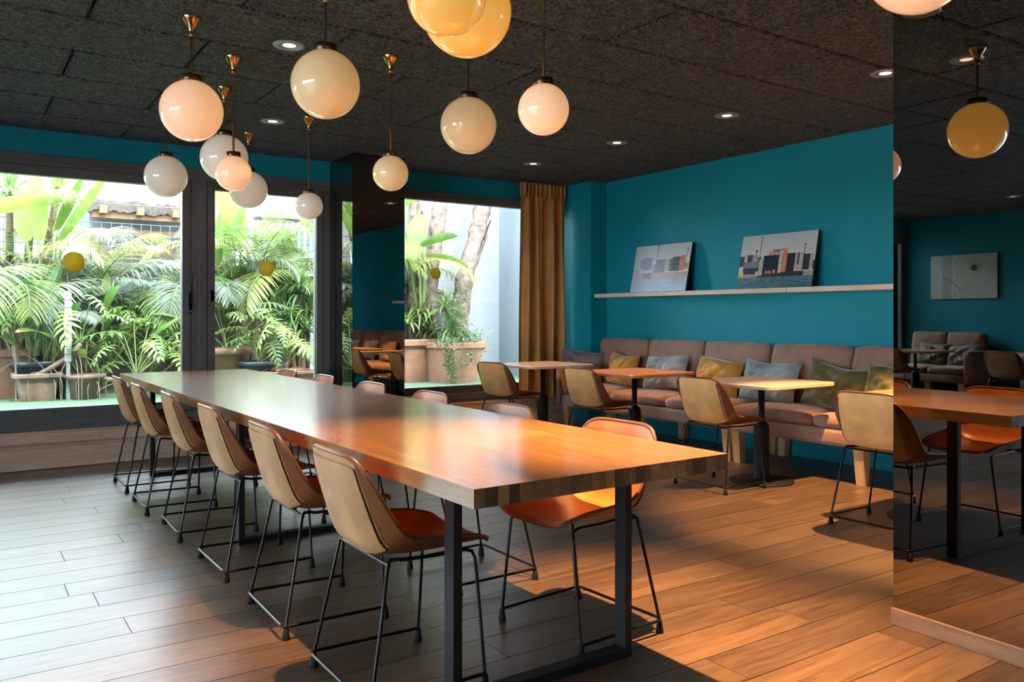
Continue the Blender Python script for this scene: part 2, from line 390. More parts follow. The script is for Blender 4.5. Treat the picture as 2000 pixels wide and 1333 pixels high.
# glazed left side of the room
g6 = sroot('window_6', (XL-.1, 1.9, .12))
for k in range(5):
    y0 = YB+k*1.23-1.9; y1 = y0+1.23
    MB().box(-.04, .04, y0, y0+.06, 0, 2.38, c=.003).build('stile', 'window_metal', g6); MB().box(-.04, .04, y1-.06, y1, 0, 2.38, c=.003).build('stile', 'window_metal', g6)
    MB().box(-.04, .04, y0+.06, y1-.06, 0, .08, c=.003).build('bottom_rail', 'window_metal', g6); MB().box(-.04, .04, y0+.06, y1-.06, 2.31, 2.38, c=.003).build('top_rail', 'window_metal', g6)
    MB().box(-.003, .003, y0+.055, y1-.055, .075, 2.315).build('pane', 'glass', g6)
# mirrored column by the window
mc = struct(MB().box(3.025, 3.535, 7.065, 7.64, .0, H).build('wall_column', 'black_steel'))
MB().box(3.02, 3.54, 7.058, 7.065, .02, H-.002).build('mirror_panel', 'smoked_mirror', mc)
MB().box(3.013, 3.02, 7.06, 7.60, .02, H-.002).build('mirror_panel', 'smoked_mirror', mc)
MB().box(3.54, 3.547, 7.06, 7.60, .02, H-.002).build('mirror_panel', 'smoked_mirror', mc)
# mirrored partition on the right
EPS = -.020
pr = sroot('wall_partition', (3.075, 1.84, 0)); pr.rotation_euler = (0, 0, EPS)
MB().box(.012, .85, -.75, -.002, 0, H).build('core', 'black_steel', pr)
MB().box(0, .012, -.75, 0, .066, H-.002).build('mirror_panel', 'smoked_mirror', pr)
MB().box(-.012, .012, -.75, .004, 0, .066, c=.002).build('skirting', 'skirting_wood', pr)

# ================================================================ LONG TABLE
TL, TW, TT, TH = 5.36, 1.003, .054, .76
tb = thing('dining_table', 'very long butcher-block wooden dining table with black steel legs', 'table', (1.612, 4.54, 0), .0095)
rn = random.Random(11); x = -TW/2
while x < TW/2-.004:
    wd = min(rn.choice((.024, .028, .032, .036, .042)), TW/2-x)
    if TW/2-(x+wd) < .012: wd = TW/2-x
    mb = MB().box(x+.00005, x+wd-.00005, -TL/2, TL/2, TH-TT, TH, c=.00025)
    o = mb.build('stave', ['table_wood', 'table_end_grain'], tb)
    for pg in o.data.polygons:
        if abs(pg.normal.y) > .9: pg.material_index = 1
    x += wd
for fy in (-2.325, -.09, 2.17):
    for sx in (-1, 1):
        MB().box(sx*.355-.016, sx*.355+.016, fy-.028, fy+.028, .03, TH-TT-.03, c=.001).build('leg', 'black_steel', tb)
    MB().box(-.371, .371, fy-.028, fy+.028, 0, .032, c=.001).build('foot_rail', 'black_steel', tb)
    MB().box(-.371, .371, fy-.028, fy+.028, TH-TT-.032, TH-TT-.0005, c=.001).build('top_rail', 'black_steel', tb)

# ================================================================ LEATHER CHAIRS
CC = [(-.030, .788), (-.011, .70), (.011, .61), (.031, .540), (.056, .488), (.112, .463), (.225, .456), (.360, .458), (.455, .466), (.478, .458)]
CE = [(.002, .745), (.028, .695), (.060, .638), (.090, .588), (.116, .552), (.155, .527), (.245, .516), (.350, .507), (.440, .486), (.460, .468)]
CW = [.206, .221, .226, .226, .224, .220, .214, .206, .193, .176]
NR, NU = 26, 18
def shell_pt(i, j, off=0.0, du=1.0):
    t = i/(NR-1); u = (-1+2*j/(NU))*du
    c_ = crom(CC, t); e = crom(CE, t); wd = crom([(q, 0) for q in CW], t)[0]
    au = abs(u); px_ = lerp(3.6, 4.5, min(1, t/.5)); pz = lerp(7.0, 4.2, min(1, t/.22))
    if t > .85: px_ = lerp(4.5, 5, (t-.85)/.15)
    return Vector((lerp(c_[0], e[0], au**px_), wd*u, lerp(c_[1], e[1], au**pz)))
def shell_grid(off, i0=0, i1=NR-1, du=1.0):
    base = [[shell_pt(i, j, 0, du) for j in range(NU+1)] for i in range(i0, i1+1)]
    if not off: return base
    out = []; k = len(base)
    for i in range(k):
        r_ = []
        for j in range(NU+1):
            a = base[min(i+1, k-1)][j]-base[max(i-1, 0)][j]; b = base[i][min(j+1, NU)]-base[i][max(j-1, 0)]
            nn = a.cross(b).normalized()      # points backward / down
            r_.append(base[i][j]+nn*off)
        out.append(r_)
    return out
# find the sign of the normal once (outer side = rearward)
_t = shell_grid(.01); _b = shell_grid(0)
SG = 1 if (_t[4][NU//2]-_b[4][NU//2]).x < 0 else -1
def make_chair():
    t = thing('leather_chair', 'leather chair', 'chair')
    A, B = shell_grid(0), shell_grid(.010*SG)
    mb = MB(); mb.grid(A, 0, True, SG < 0); mb.grid(B, 1, True, SG > 0)
    rim = lambda g_: [g_[i][0] for i in range(NR-1, -1, -1)]+[g_[0][j] for j in range(1, NU+1)]+[g_[i][NU] for i in range(1, NR)]+[g_[NR-1][j] for j in range(NU-1, 0, -1)]
    ra, rb = rim(A), rim(B); mb.grid([ra+[ra[0]], rb+[rb[0]]], 1, True)
    mb.build('seat_shell', ['leather', 'leather_brown'], t)
    bp = MB(); D = shell_grid(.0115*SG, 0, 12, .83); E_ = shell_grid(.0155*SG, 1, 12, .80)
    bp.grid(D, 0, True, SG > 0); bp.grid(E_, 0, True, SG > 0)
    bp.build('back_panel', 'suede_back', t)
    wp_ = [E_[i][0] for i in range(len(E_))]; wq_ = [E_[-1][j] for j in range(1, NU+1)]+[E_[i][NU] for i in range(len(E_)-2, -1, -1)]
    MB().tube(wp_+wq_, .0030, 5).build('welt', 'leather_dark', t)
    mid = shell_grid(.005*SG); path = [mid[i][0] for i in range(NR-1, -1, -1)]+[mid[0][j] for j in range(1, NU+1)]+[mid[i][NU] for i in range(1, NR)]
    MB().tube(path, .0078, 6).build('edge_piping', 'leather_dark', t)
    sm = MB(); ins = [shell_pt(i, 0, 0, .93) for i in range(NR-1, 0, -1)]; ins2 = [Vector((q.x, -q.y, q.z)) for q in ins]
    for ln in (ins, ins2):
        for a, b in zip(ln, ln[1:]):
            k = max(1, int((b-a).length/.009))
            for q in range(k):
                p0 = a.lerp(b, (q+.2)/k); p1 = a.lerp(b, (q+.75)/k); s_ = Vector((0, .003 if p0.y > 0 else -.003, 0)); up = Vector((.0015, 0, .0025))
                sm.add([p0+up-s_, p1+up-s_, p1+up+s_, p0+up+s_], [(0, 1, 2, 3)], 0)
    sm.build('stitching', 'thread', t)['kind'] = 'stuff'
    r = .0062
    for s_ in (-1, 1):
        MB().tube([(.004, s_*.236, .046), (.045, s_*.214, .25), (.083, s_*.192, .447), (.094, s_*.180, .4555), (.13, s_*.170, .452)], r, 8).build('leg', 'rod_steel', t)
        MB().tube([(.41, s_*.236, .04), (.408, s_*.208, .24), (.404, s_*.184, .415), (.395, s_*.178, .438), (.37, s_*.176, .446), (.25, s_*.172, .444), (.13, s_*.170, .449)], r, 8).build('leg', 'rod_steel', t)
    MB().tube([(.405, -.236, .046), (.03, -.243, .050), (.008, -.242, .050), (-.006, -.228, .050), (-.008, -.2, .050), (-.008, .2, .050), (-.006, .228, .050), (.008, .242, .050), (.03, .243, .050), (.405, .236, .046)], r, 8).build('base_rail', 'rod_steel', t)
    MB().tube([(.086, -.192, .444), (.086, .192, .444)], r, 8).build('cross_bar', 'rod_steel', t)
    for x_, y_ in ((.004, -.236), (.004, .236), (.41, -.236), (.41, .236)):
        MB().lathe([(0, 0), (.0155, 0), (.015, .008), (.0095, .044), (0, .044)], 12, 0, (x_, y_, 0)).build('foot_cap', 'rubber', t)
    return t
CH = make_chair()
first = [True]
def chair(x, y, face, label, group, jit=0):
    rz = R(face)
    # x, y: middle of the rear base rail; the chair faces +X turned by `face`
    if first[0]:
        first[0] = False; CH.location = (x, y, 0); CH.rotation_euler = (0, 0, rz); CH['label'] = label; CH['group'] = group; return CH
    return dup(CH, (x, y, 0), rz, label, group)
gl_ = 'leather chairs at the long table'
ordl = ['farthest by the window', 'second from the window', 'third from the window', 'fourth from the window', 'fifth from the window', 'nearest the camera']
for (x, y, f), o_ in zip(((.968, 6.405, .5), (.966, 5.645, -.8), (1.002, 4.905, -1.5), (1.018, 4.075, .5), (1.028, 3.270, -1), (1.026, 2.512, 0)), ordl):
    chair(x, y, f, 'tan leather chair on the left side of the long table, '+o_, gl_)
for (x, y, f), o_ in zip(((2.180, 6.43, 180), (2.190, 5.67, 179), (2.205, 4.88, 181), (2.215, 4.10, 180), (2.225, 3.32, 180), (2.235, 2.530, 183)), ordl):
    chair(x, y, f, 'orange leather chair on the right side of the long table, '+o_, gl_)
gs = 'leather chairs facing the sofas'
for (x, y, f), o_ in zip(((4.16, 6.46, 10), (4.30, 5.33, 2), (4.335, 4.04, 0), (4.262, 2.70, 2), (4.30, 1.30, 0)),
        ('at the pale square table nearest the curtain', 'at the orange square table between two pale ones', 'at the pale square table seen past the long table corner', 'at the square table cut off by the mirrored partition', 'at the hidden square table behind the partition')):
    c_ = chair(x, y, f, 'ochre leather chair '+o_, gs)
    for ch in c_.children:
        if ch.name.startswith('back_panel'): ch.material_slots[0].link = 'OBJECT'; ch.material_slots[0].material = M['suede_ochre_lit']
for (x, y, f), o_ in zip(((-4.25, 6.72, 180), (-4.25, 5.20, 181), (-4.25, 3.80, 180)), ('nearest the window', 'second from the window', 'third from the window')):
    chair(x, y, f, 'tan leather chair by the left wall, seen only in the mirror, '+o_, gs)

# ================================================================ SQUARE TABLES
def rsq(hw, hd, r, z, k=6):
    out = []
    for cx, cy, a0 in ((hw-r, hd-r, 0), (-hw+r, hd-r, 90), (-hw+r, -hd+r, 180), (hw-r, -hd+r, 270)):
        for q in range(k+1):
            a = R(a0+90*q/k); out.append((cx+r*math.cos(a), cy+r*math.sin(a), z))
    return out
def make_square(top, edge):
    t = thing('square_table', 'square table', 'table')
    zs = ((.368, .712), (.375, .716), (.375, .736), (.371, .740))
    rows = [rsq(h, h, .05, z) for h, z in zs]; mb = MB()
    mb.grid(rows, 1, False, False, True); k = len(rows[0])
    mb.add(rows[-1], [tuple(range(k))], 0); mb.add(rows[0], [tuple(reversed(range(k)))], 1)
    mb.build('table_top', [top, edge], t)
    MB().lathe([(0, 0), (.225, 0), (.232, .004), (.230, .010), (.222, .013), (.08, .017), (.072, .022), (0, .022)], 48).build('base_plate', 'black_steel', t)
    MB().lathe([(.066, .018), (.060, .026), (.0565, .030), (.0565, .385), (.054, .405), (.046, .425), (.034, .438), (.027, .446), (0, .446)], 28).build('pedestal', 'black_steel', t)
    MB().lathe([(.0235, .43), (.0235, .700), (.0, .700)], 20).build('post', 'black_steel', t)
    MB().box(-.11, .11, -.11, .11, .700, .7125, c=.002).build('mounting_plate', 'black_steel', t)
    return t
ta = make_square('pale_top', 'pale_edge'); ta.location = (4.905, 6.68, 0); ta['label'] = 'pale square pedestal table in front of the gold curtain'; ta['group'] = 'square pedestal tables'
tc_ = make_square('orange_top', 'orange_top'); tc_.location = (4.89, 5.31, 0); tc_['label'] = 'orange wooden square pedestal table second from the curtain'; tc_['group'] = 'square pedestal tables'
dup(ta, (4.935, 3.985, 0), 0, 'pale square pedestal table in front of the ice-blue cushion')
dup(tc_, (4.85, 2.68, 0), 0, 'orange wooden square pedestal table cut off by the mirrored partition')
dup(ta, (4.9, 1.32, 0), 0, 'pale square pedestal table hidden behind the mirrored partition')
dup(tc_, (-4.9, 6.72, 0), 0, 'orange square pedestal table by the left wall, seen in the mirror')
dup(ta, (-4.88, 5.20, 0), 0, 'pale square pedestal table by the left wall, seen in the mirror')
dup(tc_, (-4.9, 3.80, 0), 0, 'orange square pedestal table by the left wall farthest from the window')

# ================================================================ SOFAS
def sofa(y0, y1, nb, label, arm=None, flip=False, xw=XR, seed=1):
    """local: x = 0 at the wall going towards the room (negative side), y along the wall"""
    s = thing('sofa_bench', label, 'sofa', (xw, (y0+y1)/2, 0), math.pi if flip else 0, 'suede sofa benches along the walls')
    hl = (y1-y0)/2; cw = 2*hl/nb
    rbox(MB(), (-.385, 0, .325), (.70, 2*hl-.006, .125), .018, 3).build('base', 'sofa_suede', s)
    for k in range(nb):
        cy = -hl+cw*(k+.5)
        mb = MB(); rbox(mb, (-.435, cy, .435), (.60, cw-.012, .105), .045, 9, (.0, .0, .018), seed*10+k, .004); mb.build('seat_cushion', 'sofa_suede', s)
        mb = MB(); rbox(mb, (0, 0, 0), (.15, cw-.014, .52), .034, 9, (.022, .002, .008), seed*20+k, .007)
        o = mb.build('back_cushion', 'sofa_suede', s); o.location = (-.160, cy, .715); o.rotation_euler = (0, R(9), 0)
        MB().box(-.07, -.03, cy-cw/2+.02, cy+cw/2-.02, .38, .86, c=.004).build('back_frame', 'sofa_suede', s)
    for ly in (-hl+.045, 0, hl-.045):
        for lx, tx in ((-.675, -.660), (-.065, -.085)):
            a, b = .032, .042; mb = MB()
            mb.add([(tx-a, ly-a, 0), (tx+a, ly-a, 0), (tx+a, ly+a, 0), (tx-a, ly+a, 0), (lx-b, ly-b, .27), (lx+b, ly-b, .27), (lx+b, ly+b, .27), (lx-b, ly+b, .27)],
                   [(0,3,2,1),(4,5,6,7),(0,1,5,4),(1,2,6,5),(2,3,7,6),(3,0,4,7)])
            mb.build('leg', 'oak_leg', s)
    if arm:
        ya = arm*(hl+.045); mb = MB(); rbox(mb, (-.385, ya, .495), (.71, .085, .465), .016, 3); mb.build('arm', 'sofa_suede', s)
    return s
sofa(4.655, 6.935, 3, 'brown suede sofa bench with a low arm beside the gold curtain', arm=1, seed=1)
sofa(2.30, 4.640, 3, 'brown suede sofa bench running behind the mirrored partition', seed=2)
sofa(-.05, 2.285, 3, 'brown suede sofa bench hidden behind the partition, seen in the column mirror', seed=3)
sofa(6.30, 7.40, 2, 'brown suede sofa bench by the left wall nearest the window, seen in the mirror', arm=1, flip=True, xw=XL, seed=4)
sofa(3.20, 5.55, 3, 'brown suede sofa bench by the left wall, second from the window', flip=True, xw=XL, seed=5)

# ---- throw cushions
def pillow(mat, w, h, label, loc, rx, rz, tw=0, T=.082, seed=0):
    rn = random.Random(seed); ph = [rn.uniform(0, 6) for _ in range(8)]; n_ = 28; F = []; B_ = []
    for i in range(n_+1):
        rf = []; rb = []
        for j in range(n_+1):
            u, v = -1+2*j/n_, -1+2*i/n_
            x = w/2*u*(1-.07*(1-v*v)); z_ = h/2*v*(1-.09*(1-u*u))
            t = T*((1-u**4)**.6)*((1-v**4)**.6)
            wr_ = .016*math.sin(6*u+ph[0]+2*v)*math.sin(5*v+ph[1]) + .012*math.sin(4.5*(u+v)+ph[7])*abs(math.sin(7*(u-v)+ph[2])) + .010*math.sin(11*u+ph[2])*math.sin(9*v+ph[3]-3*u)
            wr_ += .012*max(0, abs(u)-.55)*math.sin(14*v+ph[4])
            z_ += .012*math.sin(2.2*u+ph[5]); yb = .018*math.sin(2*u+ph[6])
            k = (1-u**4)*(1-v**4)
            rf.append((x, yb-t-wr_*k, z_)); rb.append((x, yb+t*.8+wr_*k*.5, z_))
        F.append(rf); B_.append(rb)
    mb = MB(); mb.grid(F, 0, True, False); mb.grid(B_, 0, True, True)
    o = mb.build('throw_cushion', 'velvet_'+mat)
    o.location = loc; o.rotation_euler = Euler((R(rx), R(tw), R(rz)), 'XYZ'); tag(o, label, 'cushion', 'velvet throw cushions on the sofas')
    return o
# facing the room (-X): local -Y -> -X  => rz = -90
def pw(mat, px, w, h, label, seed, tw=0, dx=0, z=.655, rz=0, lean=-16):
    x_, y_, _ = ray(px, 700); X = 5.705+dx; Y = X*y_/x_
    return pillow(mat, w, h, label, (X, Y, z+.018), lean, -90+rz, tw, seed=seed)
pw('mauve', 1136, .52, .34, 'mauve-grey velvet cushion against the sofa arm by the curtain', 1, 3, -.03, .66, 32)
pw('mustard', 1216, .44, .33, 'mustard velvet cushion leaning beside the mauve one near the curtain', 2, 3)
pw('silver', 1300, .52, .34, 'silver-grey velvet cushion between the two mustard cushions', 3, -2)
pw('mustard', 1402, .50, .33, 'mustard velvet cushion between the silver and the ice-blue cushion', 4, 3, .0)
pw('ice', 1503, .54, .35, 'ice-blue velvet cushion behind the pale square table', 5, 3, -.02)
pw('olive', 1632, .56, .36, 'olive green velvet cushion right of the ice-blue one, fully in view', 6, 7, -.02, .650)
pw('olive', 1752, .50, .35, 'olive green velvet cushion cut off by the mirrored partition', 7, 3)
pillow('mustard', .5, .34, 'mustard velvet cushion hidden behind the mirrored partition', (5.70, 2.2, .655), -16, -90, 2, seed=8)
pillow('silver', .5, .34, 'silver-grey velvet cushion hidden behind the mirrored partition', (5.70, 1.5, .655), -16, -90, -2, seed=9)
pillow('silver', .5, .34, 'silver-grey velvet cushion at the far end behind the partition', (5.70, .7, .655), -16, -90, 2, seed=10)
pillow('olive', .5, .34, 'olive cushion on the left wall sofa nearest the window, seen in the mirror', (-5.735, 6.95, .655), -16, 90, -5, seed=11)
pillow('mauve', .46, .32, 'mauve cushion on the left wall sofa against its arm, seen in the mirror', (-5.73, 6.50, .645), -16, 90, 4, seed=12)
pillow('mauve', .5, .34, 'mauve cushion on the second left wall sofa, seen in the mirror', (-5.735, 5.20, .655), -16, 90, 4, seed=13)

# ================================================================ SHELF AND PICTURES
sh = thing('wall_shelf', 'long pale wooden picture shelf on the teal wall', 'shelf', (XR, 4.5, 1.425))
for a, b_ in ((4.495, 7.046), (1.95, 4.492)):
    MB().box(5.885-XR, 0, a-4.5, b_-4.5, 0, .042, c=.002).build('board', 'shelf_wood', sh)
def picture(name, w, h, nx, nz, paint, label, loc, rot, group, cat='picture', strings=None):
    t = thing(name, label, cat, loc, 0, group); t.rotation_euler = rot
    MB().box(-w/2, w/2, 0, .022, 0, h, c=.001).build('panel', 'art_edge', t)
    me = bpy.data.meshes.new('print'); vs = [(-w/2+.002+(w-.004)*i/nx, -.0012, .002+(h-.004)*j/nz) for j in range(nz+1) for i in range(nx+1)]
    fs = [(j*(nx+1)+i, j*(nx+1)+i+1, (j+1)*(nx+1)+i+1, (j+1)*(nx+1)+i) for j in range(nz) for i in range(nx)]
    me.from_pydata(vs, [], fs); me.materials.append(M['print'])
    ca = me.color_attributes.new('ink', 'FLOAT_COLOR', 'CORNER'); k = 0
    for j in range(nz):
        for i in range(nx):
            c_ = paint((i+.5)/nx, (j+.5)/nz)
            for q in range(4): ca.data[k].color = (*[(v/255)**2.2 for v in c_], 1); k += 1
    link('print', me, t)
    if strings:
        for sx in (-1, 1):
            MB().tube([(sx*w*.36, .01, h), (sx*w*.36, .012, h+strings)], .0012, 5).build('hanging_wire', 'blue_steel', t)
    return t
def harbour(boxes, masts, quay, sky, water, seed, haze=0):
    rn = random.Random(seed); ns = [[rn.uniform(-1, 1) for _ in range(140)] for _ in range(90)]
    def f(u, v):
        nz = ns[int(v*80) % 90][int(u*120) % 140]
        if v > quay[1]:
            k = (v-quay[1])/(1-quay[1]); c_ = [lerp(a, b, k) for a, b in zip(sky[0], sky[1])]
        elif v > quay[0]:
            c_ = (176, 150, 138) if quay[2](u) else (52, 58, 70); c_ = [q+nz*12 for q in c_]
        else:
            k = v/quay[0]; st_ = ns[int(v*60) % 90][int(u*18+v*7) % 140]; c_ = [lerp(a, b, k)+st_*16 for a, b in zip(water[0], water[1])]
        for (u0, u1, v0, v1, col) in boxes:
            if u0 <= u < u1 and v0 <= v < v1:
                s_ = ns[int(v*34) % 90][int(u*40) % 140]; c_ = [q+s_*14 for q in col]
        for (um, vt, vb) in masts:
            if abs(u-um) < .0055 and vb < v < vt: c_ = (110, 105, 100)
            if abs(u-um) < .016 and abs(v-vt) < .010: c_ = (75, 72, 70)
        if haze:
            hz = haze*max(0, 1-u*1.25)*max(0, 1-abs(v-.33)*1.6); c_ = [lerp(q, w_, hz) for q, w_ in zip(c_, (190, 200, 225))]
        return [max(0, min(255, q)) for q in c_]
    return f
pa = harbour([(.13, .18, .52, .70, (130, 135, 150)), (.18, .34, .46, .74, (120, 145, 160)), (.0, .13, .40, .50, (170, 175, 190)), (.36, .42, .40, .58, (150, 145, 165)), (.42, .58, .40, .68, (105, 125, 140)), (.59, .68, .41, .66, (160, 175, 150)), (.66, .72, .41, .68, (95, 105, 95)), (.70, .83, .41, .72, (72, 66, 82)), (.83, .93, .41, .73, (196, 112, 88)), (.93, .99, .45, .58, (130, 140, 105))],
             [(.42, .995, .6), (.94, .88, .5)], (.28, .40, lambda u: u > .35 or u < .2), ((215, 218, 214), (196, 204, 204)), ((150, 182, 205), (140, 165, 185)), 3, .75)
pb = harbour([(.0, .06, .42, .62, (70, 85, 105)), (.06, .10, .42, .66, (190, 188, 180)), (.10, .18, .42, .64, (60, 72, 90)), (.18, .24, .42, .64, (165, 160, 165)), (.24, .30, .42, .58, (90, 120, 135)), (.06, .28, .34, .50, (125, 128, 140)), (.06, .28, .27, .38, (50, 62, 82)), (.28, .33, .27, .54, (190, 190, 165)), (.33, .54, .27, .60, (34, 46, 62)), (.40, .58, .60, .67, (185, 155, 160)), (.45, .60, .67, .70, (130, 85, 80)), (.54, .58, .27, .68, (200, 195, 185)), (.58, .645, .28, .71, (205, 140, 105)), (.645, .75, .28, .62, (44, 52, 58)), (.75, .85, .28, .62, (180, 178, 170)), (.78, .80, .40, .62, (60, 60, 80)), (.85, .94, .30, .58, (46, 58, 74)), (.94, .98, .30, .58, (175, 170, 165)), (.98, 1.01, .30, .46, (60, 85, 100)),
              (.38, .46, .27, .31, (225, 95, 80)), (.02, .07, .24, .31, (205, 215, 110)), (.24, .33, .24, .32, (180, 195, 160)), (.48, .51, .27, .33, (200, 140, 145))],
             [(.275, .955, .5), (.86, .76, .58), (.22, .70, .6)], (.20, .29, lambda u: u < .27 or u > .88), ((224, 214, 200), (188, 202, 206)), ((62, 108, 122), (84, 122, 132)), 5)
picture('harbour_picture', .80, .50, 96, 60, pa, 'hazy harbour photo print with grey containers, left one on the shelf', (5.905, 6.085, 1.468), (R(-12), 0, R(-90)), 'photo prints on the shelf')
picture('harbour_picture', .80, .495, 96, 60, pb, 'sharp harbour photo print with stacked dark containers, right one on the shelf', (5.905, 4.655, 1.468), (R(-12), 0, R(-90)), 'photo prints on the shelf')
def rough_art(u, v):
    n_ = math.sin(u*31+v*17)*math.sin(v*43-u*9)*6
    c_ = [188+n_, 196+n_, 190+n_]
    if u > .64: c_ = [170+n_*.4, 178+n_*.4, 176+n_*.4]
    if u > .82: c_ = [196+n_, 206+n_, 198+n_]
    if abs(u-.645-(.55-v)*.03) < .008: c_ = [225, 228, 224]
    d_ = math.hypot((u-.31)*1.6, v-.74)
    if d_ < .18: c_ = [178+20*math.sin(d_*90), 182+20*math.sin(d_*90), 172]
    if math.hypot((u-.335)*1.6, v-.69) < .075: c_ = [96, 88, 60]
    if abs(v-(.20+.26*math.sin(min(1, max(0, (u-.54)/.26))*1.57))) < .012 and .54 < u < .82: c_ = [130, 134, 130]
    if math.hypot((u-.45)*1.4, v-.3) < .14: c_ = [c_[0]+2, c_[1]-4, c_[2]-22]
    return [max(0, min(255, q)) for q in c_]
picture('abstract_picture', 1.0, .66, 60, 40, rough_art, 'pale plaster-like abstract picture hung on the left wall, seen in the mirror', (XL+.03, 6.70, 1.48), (0, 0, R(90)), 'hung pictures', strings=.55)

# ================================================================ CURTAIN
cu = thing('curtain', 'gold-brown velvet curtain gathered at the right end of the window', 'curtain', (5.46, 7.42, .30))
rows = []; nu = 150
for i in range(41):
    v = i/40; r_ = []
    for j in range(nu+1):
        u = j/nu; amp = lerp(.045, .030, v); sp = lerp(.335, .315, v)
        x_ = -sp+2*sp*u+.010*math.sin(23*u+1)*(1-v)
        f = math.sin(u*27+.9*math.sin(u*7))+.30*math.sin(u*61+2)
        if v > .94: f = .8*math.sin(u*70)+.5*math.sin(u*150)
        r_.append((x_, amp*f+.012*math.sin(5*v+11*u), v*2.395))
    rows.append(r_)
MB().grid(rows, 0, True).build('drape', 'curtain_velvet', cu)
mb = MB().box(-.33, .33, -.012, .012, 2.395, 2.412, c=.002); mb.build('rail', 'window_metal', cu)

# ================================================================ LAMPS
def globe(x, y, zc, rad, mat, label):
    t = thing('pendant_lamp', label, 'lamp', (x, y, H), 0, 'opal globe pendants hanging from the ceiling')
    MB().lathe([(0, -.0), (.050, -.0), (.051, -.003), (.040, -.018), (.026, -.040), (.017, -.062), (.0125, -.080), (.0135, -.086), (.012, -.094), (0, -.094)], 28).build('canopy', 'brass', t)
    top = zc+rad*.965-H; k = rad/.153; cr = .052*k**.7; chh = .030*k**.5
    MB().tube([(0, 0, -.085), (0, 0, top+chh*.8)], .0062, 10).build('stem', 'brass', t)
    MB().lathe([(0, top+chh), (cr*.95, top+chh), (cr, top+chh*.9), (cr, top-.006), (cr*.9, top-.010), (0, top-.010)], 28).build('cap', 'dark_brass', t)
    for a in (20, 140, 260):
        MB().tube([(cr*.98*math.cos(R(a)), cr*.98*math.sin(R(a)), top+.006), (cr*1.12*math.cos(R(a)), cr*1.12*math.sin(R(a)), top+.006)], .0035, 6).build('screw', 'brass', t)
    prof = [(rad*math.sin(math.pi*i/26), zc-H-rad*math.cos(math.pi*i/26)) for i in range(27)]; prof[0] = (0.0001, prof[0][1]); prof[-1] = (.0001, prof[-1][1])
    mb = MB(); rows = [[(r_*math.cos(2*math.pi*j/44), r_*math.sin(2*math.pi*j/44), z) for j in range(44)] for r_, z in prof]; mb.grid(rows, 0, True, False, True)
    mb.build('globe', mat, t)
BL, SL = .153, .103
for a in ((.98, 4.32, 2.255, BL, 'opal_lit', 'large lit peach globe pendant, left of the group, with its trumpet canopy in view'),
          (1.33, 4.84, 2.048, SL, 'opal_lit', 'small lit peach globe pendant in front of a large pale one'),
          (1.46, 5.53, 2.262, BL, 'opal_dim', 'large pale globe pendant half hidden behind the small lit peach one'),
          (1.99, 6.80, 2.262, BL, 'opal_dim', 'large pale globe pendant farthest back, against the middle window'),
          (2.21, 6.00, 2.056, SL, 'opal_dim', 'small pale globe pendant against the window post'),
          (2.08, 4.32, 2.048, SL, 'opal_cream', 'small cream globe pendant in front of the mirrored column'),
          (1.29, 6.49, 2.26, BL, 'opal_dim', 'large pale globe pendant lowest at left against the window frame'),
          (1.37, 3.51, 2.26, BL, 'opal_cream', 'large cream globe pendant with its rod running out of the top of the picture'),
          (2.31, 3.83, 2.26, BL, 'opal_cream', 'large cream globe pendant hanging below the two amber ones'),
          (1.95, 2.65, 2.05, SL, 'opal_lit', 'small lit globe pendant, rightmost over the long table'),
          (1.44, 2.40, 2.26, BL, 'opal_amber', 'large amber globe pendant cut by the top of the picture, behind another'),
          (1.05, 1.85, 2.05, SL, 'opal_amber', 'small amber globe pendant nearest the camera, cut by the top of the picture'),
          (2.32, 1.31, 2.26, BL, 'opal_lit', 'peach globe pendant cut off at the top right corner')): globe(*a)
def downlight(x, y, label, e=0, size=62, blend=.35, col=SPOT_COL, tilt=(0, 0), big=1.0):
    t = thing('recessed_downlight', label, 'lamp', (x, y, H), 0, 'recessed ceiling downlights')
    MB().lathe([(.052*big, -.001), (.060*big, -.006), (.082*big, -.006), (.090*big, -.001), (.090*big, .003), (.052*big, .003)], 36).build('trim_ring', 'rose_trim', t)
    MB().lathe([(.052*big, -.004), (.046*big, -.003), (.036*big, -.001), (.034*big, .000)], 28).build('reflector', 'rose_trim', t)
    MB().lathe([(0, -.0010), (.036*big, -.0010), (.036*big, .001), (0, .001)], 24).build('lens', 'lens', t)
    if e:
        l = bpy.data.lights.new('spot', 'SPOT'); l.energy = e*2.75; l.spot_size = R(size); l.spot_blend = blend; l.color = col; l.shadow_soft_size = .018
        o = bpy.data.objects.new('spot', l); C.objects.link(o); o.parent = t; o.location = (0, 0, -.03); o.rotation_euler = (R(tilt[0]), R(tilt[1]), 0)
for a in ((1.53, 4.46, 'recessed downlight with a wide pale ring over the long table middle', 40, 60, .6),
          (2.02, 6.27, 'recessed downlight over the window end of the long table', 30, 60, .6),
          (4.78, 4.18, 'recessed downlight fourth from the window over the square tables', 38, 56, .6),
          (4.74, 5.37, 'recessed downlight third from the window over the square tables', 75, 56, .6),
          (4.71, 6.57, 'recessed downlight nearest the window over the square tables', 70, 56, .6),
          (4.76, 2.90, 'recessed downlight beside the mirrored partition', 400, 62, .45),
          (2.22, 2.25, 'recessed downlight over the near right edge of the long table', 620, 56, 1.0),
          (1.28, 2.55, 'recessed downlight over the near left edge of the long table', 230, 62, .8),
          (2.7, .9, 'recessed downlight near the camera side of the partition', 110, 56, .8),
          (-4.7, 5.3, 'recessed downlight over the left wall tables', 60, 60, .6),
          (4.7, 1.4, 'recessed downlight hidden behind the partition', 110, 70, .6)): downlight(*a)
